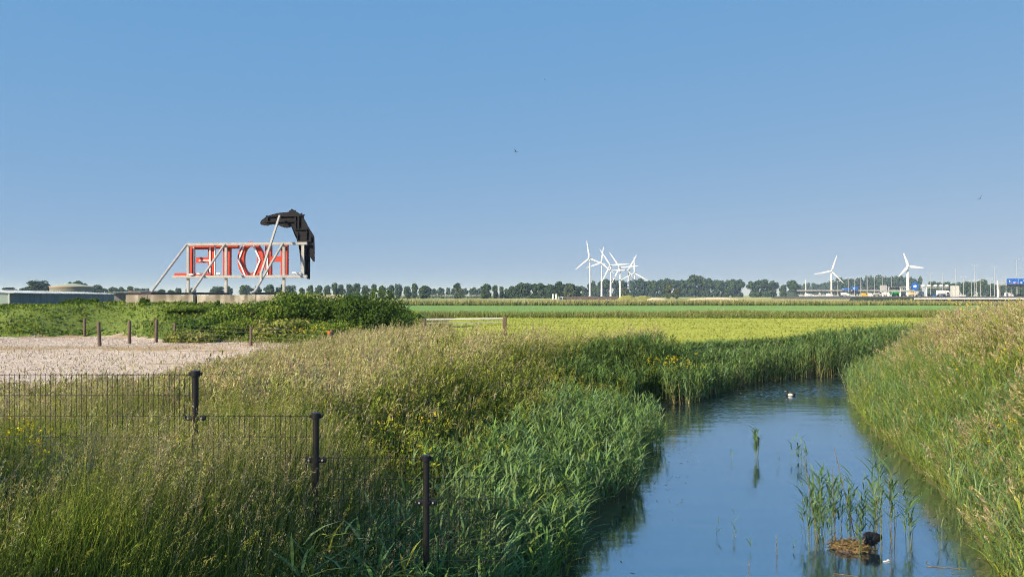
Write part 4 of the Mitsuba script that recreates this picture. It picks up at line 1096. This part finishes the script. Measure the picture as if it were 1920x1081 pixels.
vehicle('car', 'white car between the left white lorry and the yellow van', 1594, 1602, 551.2, MA, 'm_white')
vehicle('van', 'white van at the left end of the traffic beside the last belt tree', 1510, 1518, 550, MB, 'm_white')
vehicle('van', 'white van beneath the lone turbine', 1550, 1560, 550, MA, 'm_white')
vehicle('car', 'grey car right of the van beneath the lone turbine', 1562, 1571, 551.5, MA, 'm_grey')
vehicle('car', 'white car under the left part of the viaduct', 1525, 1534, 551.4, MA, 'm_white')
vehicle('car', 'black car right of the blue round edged sign', 1737, 1747, 551.3, MA, 'm_dark')
vehicle('car', 'white car right of the grey lattice panel', 1801, 1810, 551.2, MA, 'm_white')
vehicle('car', 'dark car by the white tapered gantry leg', 1867, 1878, 551, MA, 'm_dark')
vehicle('car', 'dark car at the right picture edge beneath the sign', 1907, 1918, 551.5, MA, 'm_dark')
vehicle('car', 'dark grey car half hidden left of the stout turbine tower', 1690, 1700, 551, MB, 'm_dark')
vehicle('car', 'dark blue car left of the white lorry by the lattice panel', 1748, 1756, 551.4, MB, 'm_blue')

for i, (px_, top, side) in enumerate(sorted(((1591, 521, 1), (1602, 521, 1), (1613.5, 520, 1), (1626, 519, 1), (1640, 519, 1), (1655, 519, 1), (1672, 519, 1), (1570, 526, 1), (1558, 529, 1), (1745, 511, 1), (1767, 510, 1), (1792.5, 503, 1), (1807, 519, -1), (1822, 527, -1), (1828, 497, 1),
                                    (1831, 525, -1), (1839, 526, -1), (1857, 522, -1), (1865, 499, 1), (1875, 531, -1), (1897, 530, -1), (1907, 486, 1), (1886.5, 520, -1)))):
    dd = MD + (24 if side > 0 else -20)
    x, zt = X(px_, dd), Z(top, dd)
    if px_ < 1700:
        lb, gp = 'slim lamp post before the high wood', 'lamp posts before the high wood'
    elif top < 515:
        lb, gp = 'tall thin lamp mast above the right trees', 'tall lamp masts on the right'
    else:
        lb, gp = 'shorter lamp post before the right dark trees', 'shorter lamp posts on the right'
    tree.count[gp] = tree.count.get(gp, -1) + 1
    t = thing('street_lamp', f'{lb}, {ORD[tree.count[gp]]}', 'lamp post', gp)
    part(t, 'pole', rod((x, dd, MZ - .3), (x, dd, zt), .20, .10, 8), 'm_grey', 40)
    part(t, 'arm', rod((x - 1.6, dd, zt + .1), (x + 1.6, dd, zt + .1), .06, None, 6), 'm_grey')
    for q in (-1.5, 1.5):
        part(t, 'lamp_head', ellipsoid((x + q, dd, zt + .05), (.5, .25, .16), 1), 'm_white', 50)

# gantries and signs
def truss(t, x0, x1, y, z0, z1, n_):
    for z in (z0, z1):
        part(t, 'beam', bar((x0, y, z), (x1, y, z), .28), 'm_grey')
    xs = np.linspace(x0, x1, n_ + 1)
    for i in range(n_):
        part(t, 'diagonal', bar((xs[i], y, z0 if i % 2 else z1), (xs[i + 1], y, z1 if i % 2 else z0), .16), 'm_grey')


g1 = thing('sign_gantry', 'motorway gantry with a tapered white leg at the right picture edge', 'gantry')
gy_ = MD - 24
part(g1, 'leg', rod((X(1871.5, gy_), gy_, MZ - .5), (X(1870.5, gy_), gy_, Z(526, gy_)), .62, .36, 12), 'm_white', 40)
part(g1, 'leg', rod((X(1960, gy_), gy_, MZ - .5), (X(1960, gy_), gy_, Z(526, gy_)), .62, .36, 12), 'm_white', 40)
truss(g1, X(1870, gy_), X(1960, gy_), gy_ + .2, Z(534, gy_), Z(526.5, gy_), 14)
part(g1, 'lamp_board', cbox(X(1888, gy_), X(1945, gy_), gy_ - .5, gy_ - .2, Z(537.5, gy_), Z(532.3, gy_), .03), 'm_dark')
def road_sign(lb, px0, px1, y0, y1, dd, rows):
    t = thing('road_sign', lb, 'road sign')
    b = part(t, 'board', cbox(X(px0, dd), X(px1, dd), dd - .1, dd, Z(y1, dd), Z(y0, dd), .04), 'm_blue')
    W_, H_ = X(px1, dd) - X(px0, dd), Z(y0, dd) - Z(y1, dd)
    for (u0, u1, v0, v1, m) in rows:
        part(b, 'panel', box(X(px0, dd) + W_ * u0, X(px0, dd) + W_ * u1, dd - .13, dd - .103, Z(y1, dd) + H_ * v0, Z(y1, dd) + H_ * v1), m)
    return t


rows = [(.085, .115, .35, .68, 'm_white'), (.13, .18, .17, .36, 'm_redbarn'), (.22, .29, .17, .36, 'm_white'), (.33, .38, .17, .36, 'm_redbarn'), (.55, .80, .72, .78, 'm_white'), (.55, .74, .5, .56, 'm_white'), (.45, .52, .17, .36, 'm_white'), (.58, .64, .17, .36, 'm_redbarn'), (.72, .78, .17, .36, 'm_white'), (.40, .405, .05, .95, 'm_white')]
road_sign('large blue motorway sign with small white and pink plates at the right picture edge', 1887.5, 1944, 522, 532, gy_ - .55, rows)
g2 = thing('sign_gantry', 'white gantry carrying five pale signal hoods above the lorries', 'gantry')
truss(g2, X(1730, gy_), X(1784, gy_), gy_ + 3, Z(540, gy_), Z(536, gy_), 10)
part(g2, 'leg', rod((X(1742, gy_), gy_ + 3, MZ - .5), (X(1742, gy_), gy_ + 3, Z(538, gy_)), .42, .38, 12), 'm_white', 40)
for px_ in (1735, 1746, 1758, 1769, 1779.5):
    part(g2, 'signal_hood', ellipsoid((X(px_, gy_), gy_ + 2.4, Z(535.6, gy_)), (1.25, .5, .75), 2), 'm_white', 50)
lp = thing('lattice_panel', 'tall pale grey lattice panel right of the hooded gantry', 'panel')
ly = gy_ + 1
lx0, lx1, lz0, lz1 = X(1782.5, ly), X(1798, ly), MZ - .4, Z(535.3, ly)
part(lp, 'sheet', box(lx0, lx1, ly, ly + .1, lz0, lz1), 'm_grey')
for x in np.linspace(lx0, lx1, 7): part(lp, 'bar', box(x - .1, x + .1, ly - .14, ly - .003, lz0, lz1), 'm_white')
for z in np.linspace(lz0 + .4, lz1 - .1, 6): part(lp, 'cross_bar', box(lx0 - .1, lx1 + .1, ly - .22, ly - .143, z - .09, z + .09), 'm_white')
g3 = thing('sign_gantry', 'long low gantry with a grey board left of the stout turbine tower', 'gantry')
truss(g3, X(1655, gy_), X(1714, gy_), gy_ + 4, Z(546, gy_), Z(538, gy_), 12)
for px_ in (1661.5, 1672, 1694.5):
    part(g3, 'leg', rod((X(px_, gy_), gy_ + 4.5, MZ - .5), (X(px_, gy_), gy_ + 4.5, Z(537.5, gy_)), .4, .36, 10), 'm_white', 40)
part(g3, 'board', cbox(X(1655, gy_), X(1668, gy_), gy_ + 3.3, gy_ + 3.6, Z(546, gy_), Z(534.3, gy_), .05), 'm_grey')
for a in np.arange(1674, 1692, 4.6):
    part(g3, 'signal_board', cbox(X(a, gy_), X(a + 3.4, gy_), gy_ + 3.4, gy_ + 3.7, Z(542.5, gy_), Z(537.8, gy_), .05), 'm_dark')
rs = thing('road_sign', 'blue sign of rounded lobes with a white middle right of the stout turbine tower', 'road sign')
cx_, cz_ = X(1720, gy_), Z(536.5, gy_)
lob = shapely.union_all([shapely.Point(1.75 * math.cos(a), 1.75 * math.sin(a)).buffer(.75, 6) for a in np.arange(8) * math.pi / 4] + [shapely.Point(0, 0).buffer(1.9, 8)])
mm = trimesh.creation.extrude_polygon(lob, .2, engine='earcut'); mm.apply_transform(np.array([[1, 0, 0, cx_], [0, 0, -1, gy_ + 3.0], [0, 1, 0, cz_], [0, 0, 0, 1]])); b_ = part(rs, 'board', mm, 'm_blue')
mm = trimesh.creation.extrude_polygon(shapely.affinity.scale(shapely.Point(0, 0).buffer(1, 10), 1.15, .75), .06, engine='earcut'); mm.apply_transform(np.array([[1, 0, 0, cx_], [0, 0, -1, gy_ + 2.79], [0, 1, 0, cz_], [0, 0, 0, 1]])); part(b_, 'panel', mm, 'm_white')
part(rs, 'post', rod((cx_, gy_ + 3.3, MZ - .4), (cx_, gy_ + 3.3, cz_ - .5), .25, .22, 10), 'm_grey', 40)
road_sign('left, lower of the two blue signs above the viaduct parapet', 1578, 1594, 540, 543.6, vd - 1.0, [(.1, .3, .3, .6, 'm_white'), (.5, .52, .1, .9, 'm_white')])
road_sign('right, higher of the two blue signs above the viaduct parapet', 1597, 1607.5, 537, 543.6, vd - 1.2, [(.2, .6, .6, .75, 'm_white'), (.2, .5, .3, .42, 'm_white')])
ms_ = thing('mast', 'thin white mast above the far wood left of the lone turbine', 'mast')
part(ms_, 'pole', rod((X(1511, 1400), 1400, 1.2), (X(1511, 1400), 1400, Z(523, 1400)), 1.0, .4, 8), 'm_white', 40)
part(ms_, 'platform', lathe([(.5, Z(528.4, 1400)), (1.8, Z(528.2, 1400)), (1.8, Z(527.4, 1400)), (.4, Z(527.2, 1400))], 12, (X(1511, 1400), 1400, 0)), 'm_white')


# ------------------------------------------------------------------ birds
def swallow(label, px_, py_, dd, az, bank, span=.33):
    t = thing('flying_bird', label, 'bird')
    c = np.array((X(px_, dd), dd, Z(py_, dd)))
    M = trimesh.transformations.euler_matrix(bank, -.1, az); M[:3, 3] = c
    s = span / .33
    body = ellipsoid((0, 0, 0), (.085 * s, .022 * s, .022 * s)); hd_ = ellipsoid((.085 * s, 0, .006), (.022 * s, .018 * s, .018 * s), 1)
    m = cat([body, hd_]); m.apply_transform(M); part(t, 'body', m, 'm_feather_black', True)
    for sg_ in (-1, 1):
        poly = np.array([(.05, .0), (.06, .07), (.01, .165), (-.035, .165), (-.02, .07), (-.03, 0)]) * s
        V = np.vstack([np.c_[poly[:, 0], poly[:, 1] * sg_, .012 + .45 * np.abs(poly[:, 1])], np.c_[poly[:, 0], poly[:, 1] * sg_, .006 + .45 * np.abs(poly[:, 1])]])
        F = [(0, i, i + 1) for i in range(1, 5)] + [(6, 6 + i + 1, 6 + i) for i in range(1, 5)] + [q for i in range(6) for q in ((i, (i + 1) % 6, 6 + (i + 1) % 6), (i, 6 + (i + 1) % 6, 6 + i))]
        w = trimesh.Trimesh(V, F, process=False); w.apply_transform(M); part(t, 'wing', w, 'm_feather_black')
    tl = trimesh.Trimesh([(-.07 * s, -.012, 0), (-.07 * s, .012, 0), (-.15 * s, .03 * s, .004), (-.10 * s, 0, .004), (-.15 * s, -.03 * s, .004)] + [(-.07 * s, 0, .008)], [(0, 1, 3), (1, 2, 3), (0, 3, 4), (5, 3, 1), (5, 0, 3), (5, 2, 3), (5, 3, 4)], process=False)
    tl.apply_transform(M); part(t, 'tail', tl, 'm_feather_black')


swallow('tiny dark bird flying above the middle of the field', 967, 284, 42, 2.2, .5, .26)
swallow('tiny dark bird flying high at the right picture edge', 1838.5, 372, 36, .9, -.7, .28)
swallow('tiny speck of a bird, the highest in the sky', 1021.5, 149, 90, 1.6, .3)


def skin(chains, edge=.012, it=6):
    import manifold3d as m3
    hulls = []
    for (a, ra), (b, rb_) in chains:
        pts = np.vstack([trimesh.creation.icosphere(1).vertices * ra + np.array(a), trimesh.creation.icosphere(1).vertices * rb_ + np.array(b)])
        hulls.append(m3.Manifold.hull_points(pts.astype(np.float32)))
    man = m3.Manifold.batch_boolean(hulls, m3.OpType.Add).refine_to_length(edge)
    q = man.to_mesh(); m = trimesh.Trimesh(q.vert_properties[:, :3], q.tri_verts)
    trimesh.smoothing.filter_taubin(m, iterations=it); return m


# swimming duck, breast and pale flank to the viewer
dk_ = thing('duck', 'small black and white duck swimming in the middle of the ditch', 'duck')
dd = 30.4; M = trimesh.transformations.euler_matrix(0, 0, math.radians(163)); M[:3, 3] = (X(1482, dd), dd, 0)
body = skin([(((.13, 0, .05), .085), ((-.10, 0, .05), .09)), (((-.10, 0, .06), .07), ((-.2, 0, .09), .02)), (((.12, 0, .06), .06), ((.155, 0, .16), .038)), (((.155, 0, .16), .038), ((.17, 0, .21), .048))])
M[:3, :3] *= .85
body.apply_transform(M); part(dk_, 'body', body, 'm_feather_black', True)
for sy in (-1, 1):
    fl = ellipsoid((.02, sy * .062, .05), (.11, .045, .066)); fl.apply_transform(M); part(dk_, 'flank', fl, 'm_feather_white', True)
bl_ = ellipsoid((.225, 0, .2), (.035, .016, .010), 1); bl_.apply_transform(M); part(dk_, 'bill', bl_, 'm_bill', True)

# coot on its nest
nd = 12.1; nx0, ny0 = X(1594, nd), nd
ns = thing('bird_nest', 'low floating nest of dry brown reed stalks among the reeds in the water', 'nest')
st = []
for _ in range(420):
    a, r = rng.uniform(0, 6.28), .27 * rng.random() ** .5
    c = np.array((nx0 + r * math.cos(a) * .95, ny0 + r * math.sin(a) * .75, .01 + .075 * (1 - (r / .30) ** 2) * rng.random() + .03 * rng.random()))
    b = rng.uniform(0, 6.28); L = rng.uniform(.04, .15)
    dv = np.array((math.cos(b), math.sin(b), rng.normal(0, .4))) * L
    st.append(rod(c - dv, c + dv, rng.uniform(.003, .007), None, 4))
base_ = ellipsoid((nx0, ny0, .01), (.27, .21, .055), 3)
base_.vertices += (meshkit.fbm(base_.vertices * 18, 3)[:, None] - .5) * .07
mat('m_straw', proc(lambda p, n, uv: mix((.06, .042, .022), (.26, .19, .085), noise(p.x * 25, p.y * 25, p.z * 40))), .9)
part(ns, 'mat', base_, 'm_brownbank', True)
part(ns, 'stalks', cat(st), 'm_straw')
labels[f'{ns}__stalks'] = {'kind': 'stuff', 'label': 'loose dry stalks laid over the nest'}
ct = thing('coot', 'black water bird sitting hunched on the nest with its head lowered', 'bird')
cx0, cy0 = X(1629, nd), nd - .05
M = trimesh.transformations.euler_matrix(0, 0, math.radians(215)); M[:3, 3] = (cx0, cy0, .06)
body = skin([(((.05, 0, .08), .085), ((-.08, 0, .10), .09)), (((-.08, 0, .10), .075), ((-.19, 0, .07), .025)), (((.07, 0, .09), .065), ((.135, 0, .135), .038)), (((.135, 0, .135), .038), ((.175, .0, .10), .034))])
body.apply_transform(M); part(ct, 'body', body, 'm_feather_black', True)
for sy in (-1, 1):
    w = ellipsoid((-.03, sy * .075, .125), (.13, .035, .06)); w.apply_transform(M); part(ct, 'wing', w, 'm_feather_black', True)
bl_ = skin([(((.185, 0, .115), .015), ((.225, 0, .085), .006))], .006, 3); bl_.apply_transform(M); part(ct, 'bill', bl_, 'm_feather_white', True)
fx_, fy_ = X(1662, 11.5), 11.5
single('feather', 'white curled feather floating right of the nest', 'feather', cat([ellipsoid((fx_ - .03, fy_, .008), (.035, .013, .010), 2), ellipsoid((fx_ + .025, fy_ + .03, .012), (.024, .012, .014), 2)]), 'm_feather_white', True)


# ------------------------------------------------------------------ reeds standing in the open water
def reed_stand(label, stems, leaf_len=.2, leaf_w=.02, name='water_reed', group=None, k=6, cols=((.12, .20, .075), (.13, .21, .10), REEDD), w=(2, 3, 2)):
    """stems: (x, y, height)"""
    global v
    t = thing(name, label, 'reeds', group)
    v = Veg()
    P = np.array([(x, y, -.25) for x, y, h in stems]); h = np.array([h for *_, h in stems]) + .25
    n = len(P)
    vv, ff, cc, cl = ribbons(P, h, .009, U(0, 6.28, n), U(0, .12, n), U(0, .10, n), pal(n, ((.22, .20, .09), (.16, .18, .07)), (1, 1)), pal(n, cols, w), 3, twist=0)
    v.add(vv, ff, cc)
    vv, ff, cc, cl = ribbons(P, h, .009, U(0, 6.28, n) * 0 + 1.57, U(0, .02, n), U(0, .05, n), pal(n, ((.22, .20, .09), (.16, .18, .07)), (1, 1)), pal(n, cols, w), 3, twist=0)
    scene[f'{t}__stem'] = v.shape()
    v = Veg()
    t_ = (np.arange(k)[None] + rng.random((n, k))) / k * .55 + .45
    j = np.minimum((t_ * 3).astype(int), 2); f_ = t_ * 3 - j
    q = (cl[np.arange(n)[:, None], j] * (1 - f_[..., None]) + cl[np.arange(n)[:, None], j + 1] * f_[..., None]).reshape(-1, 3)
    q = q[q[:, 2] > .02]; m = len(q)
    c = pal(m, cols, w)
    vv, ff, cc, _ = ribbons(q, U(.6, 1.25, m) * leaf_len, leaf_w * U(.8, 1.3, m), U(0, 6.28, m), U(.4, .9, m), U(0, .45, m), c, c, 3, twist=rng.normal(0, .3, m), wide=.3)
    v.add(vv, ff, cc)
    scene[f'{t}__leaf'] = v.shape(); labels[f'{t}__leaf'] = {'kind': 'stuff', 'label': 'narrow pointed reed leaves'}
    labels[f'{t}__stem'] = {'kind': 'stuff', 'label': 'upright reed stems'}
    return t


def in_px(px0, px1, d0, d1, n, h0, h1): return [(X(p, d), d, h) for p, d, h in zip(U(px0, px1, n), U(d0, d1, n), U(h0, h1, n))]
reed_stand('loose clump of young green reeds standing left of the nest', in_px(1500, 1560, 11.8, 13.2, 34, .4, 1.15), .23, .022, k=8)
reed_stand('loose clump of young green reeds rising behind and around the nest', in_px(1560, 1640, 12.1, 13.2, 28, .35, 1.0) + in_px(1606, 1622, 11.6, 11.8, 4, .5, 1.0), .23, .022, k=8)
reed_stand('taller reeds with dark slanting leaves right of the nest', in_px(1632, 1678, 11.8, 13.4, 17, .8, 1.45), .28, .022, k=7)
reed_stand('thin reeds in the water between the nest and the right bank', in_px(1690, 1730, 11.9, 12.8, 10, .35, .95), .22, .02, k=6)
reed_stand('sparse low reeds close to the right bank foot', in_px(1740, 1830, 12.0, 13.0, 14, .25, .7), .2, .016, k=4)
reed_stand('small upright reed tuft alone in the middle of the water', in_px(1415, 1422, 18.6, 19.0, 10, .45, .75), .2, .03)
reed_stand('scattered reed tips right of the small upright tuft', in_px(1482, 1520, 18.2, 18.8, 10, .2, .6), .2, .026, k=4)
for px_, dd, hh, lb in ((1371, 18.6, .3, 'single short reed shoot left of the small upright tuft'), (1460, 18.2, .2, 'tiny reed shoot between the upright tuft and the scattered tips'), (1376, 12.6, .42, 'thin reed shoot low in the water, right of a shorter one'),
                        (1346, 12.6, .25, 'short reed shoot standing left of the thin one low in the water'), (1407, 12.0, .15, 'very short reed tip left of the dead stick'), (1486, 12.0, .2, 'short bent reed shoot between the dead stick and the nest')):
    reed_stand(lb, [(X(px_, dd), dd, hh), (X(px_ + 2, dd), dd + .05, hh * .6)], .12, .014, 'reed_shoot', k=3)
for a, b, lb in (((1533, 1010, 12.4), (1507, 860, 12.6), 'dead tan reed stalk slanting left above the nest clump'), ((1605, 990, 12.6), (1563, 838, 12.8), 'long dead reed stalk leaning left across the clump'), ((1566, 1000, 12.3), (1559, 872, 12.3), 'upright pale dead stalk in the clump'),
                 ((1672, 1030, 12.1), (1664, 888, 12.2), 'pale dead stalk at the right side of the clump'), ((1640, 1000, 12.4), (1645, 910, 12.4), 'short pale dead stalk behind the coot'),
                 ((1456, 1040, 11.8), (1454, 1002, 11.8), 'short dead stick poking from the water left of the nest'), ((1402, 1081, 10.9), (1403, 1048, 10.9), 'dark stub of a stalk at the bottom edge of the water')):
    single('dead_stalk', lb, 'reed stalk', rod((X(a[0], a[2]), a[2], min(Z(a[1], a[2]), .0) - .1), (X(b[0], b[2]), b[2], Z(b[1], b[2])), .008, .004, 6), 'm_straw')
for p0, p1, dd, lb in ((1735, 1800, 11.3, 'thin stick floating by the right bank foot'), (1858, 1890, 11.2, 'pale stick floating at the bottom right of the water'), (1560, 1600, 11.0, 'reed stem lying on the water in front of the nest')):
    single('floating_stick', lb, 'stick', rod((X(p0, dd), dd, .008), (X(p1, dd), dd - .12, .008), .005, .003, 6), 'm_straw')


# bits of broken reed and leaf drifting along the banks
v = Veg()
P, S = scatter(-2, 26, 7, 38, lambda d: 26, lambda x, y, s, r: (s < 0) & (s > -.75 - .5 * rng.random(len(x))))
P = P[rng.random(len(P)) < np.clip(.25 + 1.6 * (patch(P, .5, 91) - .4), 0, 1)]; P[:, 2] = .006
k = len(P); a = U(0, 6.28, k); L, W = U(.012, .07, k), U(.006, .014, k)
dx, dy = np.stack([np.cos(a), np.sin(a), a * 0], -1), np.stack([-np.sin(a), np.cos(a), a * 0], -1)
q = np.stack([P - dx * L[:, None], P + dy * W[:, None], P + dx * L[:, None], P - dy * W[:, None]], 1).reshape(-1, 3)
ff = np.vstack([(np.arange(k) * 4)[:, None] + [0, 1, 2], (np.arange(k) * 4)[:, None] + [0, 2, 3]])
v.add(q, ff, np.repeat(pal(k, (TAN, (.18, .13, .07), GRASS), (2, 2, 1.5)), 4, 0))
stuff('floating_debris', 'bits of broken reed and leaves drifting along the water edges', 'debris', v)

# ------------------------------------------------------------------ yellow flowering plants
YEL = (.72, .58, .02)
def flower_plant(label, x, y, hgt, n, spread, group=None, cols=(LIME, GRASS), base=0.0, bloom=1.0):
    t = thing('flowering_plant', label, 'flower', group)
    z0 = float(ground_h(np.array([x]), np.array([y]))[0])
    P = np.c_[x + rng.normal(0, spread, n), y + rng.normal(0, spread, n), np.full(n, z0 + base)]
    v = Veg()
    vv, ff, cc, cl = ribbons(P, hgt * U(.7, 1.1, n), max(.008, .0005 * y), U(0, 6.28, n), U(0, .2, n), U(0, .15, n), pal(n, cols, (1, 1)), pal(n, cols, (1, 1)), 3)
    v.add(vv, ff, cc)
    q = np.repeat(cl[:, 1:3].reshape(-1, 3), 3, 0); q = q + rng.normal(0, .05, q.shape)
    v.add(*specks(q, .045, .4, pal(len(q), cols, (1, 1))))
    scene[f'{t}__stem'] = v.shape()
    fl = Veg(); tip = np.repeat(cl[:max(3, int(n * bloom)), -1], 7, 0); tip = tip + rng.normal(0, .028, tip.shape)
    fl.add(*specks(tip, max(.014, .0006 * y), .9, pal(len(tip), (YEL, (.8, .66, .05)), (1, 1), .1)))
    scene[f'{t}__flower'] = fl.shape()
    labels[f'{t}__flower'] = {'kind': 'stuff', 'label': 'small yellow flower heads'}; labels[f'{t}__stem'] = {'kind': 'stuff', 'label': 'thin green stems and leaves'}


for px_, dd, hh, n, sp, lb in ((1243, 29.5, 1.25, 60, .55, 'broad yellow flowering plant on the left bank at the bend'), (1285, 31, 1.0, 14, .35, 'smaller yellow flowering plant right of the broad one at the bend'),
                               (40, 7.6, .85, 9, .22, 'yellow flowers in the shaded grass at the left edge'), (8, 7.4, .7, 5, .15, 'few yellow flowers in the shaded grass at the very left edge'), (110, 7.3, .6, 4, .15, 'three small yellow flowers in the grass right of the left edge flowers'),
                               (345, 8.4, .55, 3, .1, 'small yellow flowers left of the first fence post'), (745, 13, .75, 14, .35, 'pale yellow green flowering weed behind the second and third fence posts'), (570, 40.5, .8, 22, .6, 'speckle of yellow flowers at the foot of the mound')):
    flower_plant(lb, X(px_, dd), dd, hh, n, sp)
flower_plant('patch of bright yellow green weeds between the second and third fence posts, farther back', X(715, 11.5), 11.5, .75, 46, .42, cols=((.26, .33, .03), (.33, .36, .04)), bloom=.1)
for px_, dd, hh, n, sp, lb in ((1908, 17.5, 1.0, 12, .25, 'bright yellow flowers on the bank at the right picture edge'), (1912, 15.0, .8, 7, .2, 'yellow flowers lower on the bank at the right picture edge'), (1895, 14.2, .7, 5, .2, 'few yellow flowers on the bank below the right edge flowers'),
                               (1800, 20.5, .75, 7, .25, 'yellow flowers half way up the right bank'), (1715, 24.5, .8, 6, .3, 'yellow flowers near the far end of the right bank'), (1850, 23.5, 1.1, 26, .5, 'yellowish flowering weeds on the crest of the right bank'), (1720, 17.8, .45, 5, .2, 'small yellow flowers at the foot of the right bank')):
    flower_plant(lb, X(px_, dd), dd, hh, n, sp)
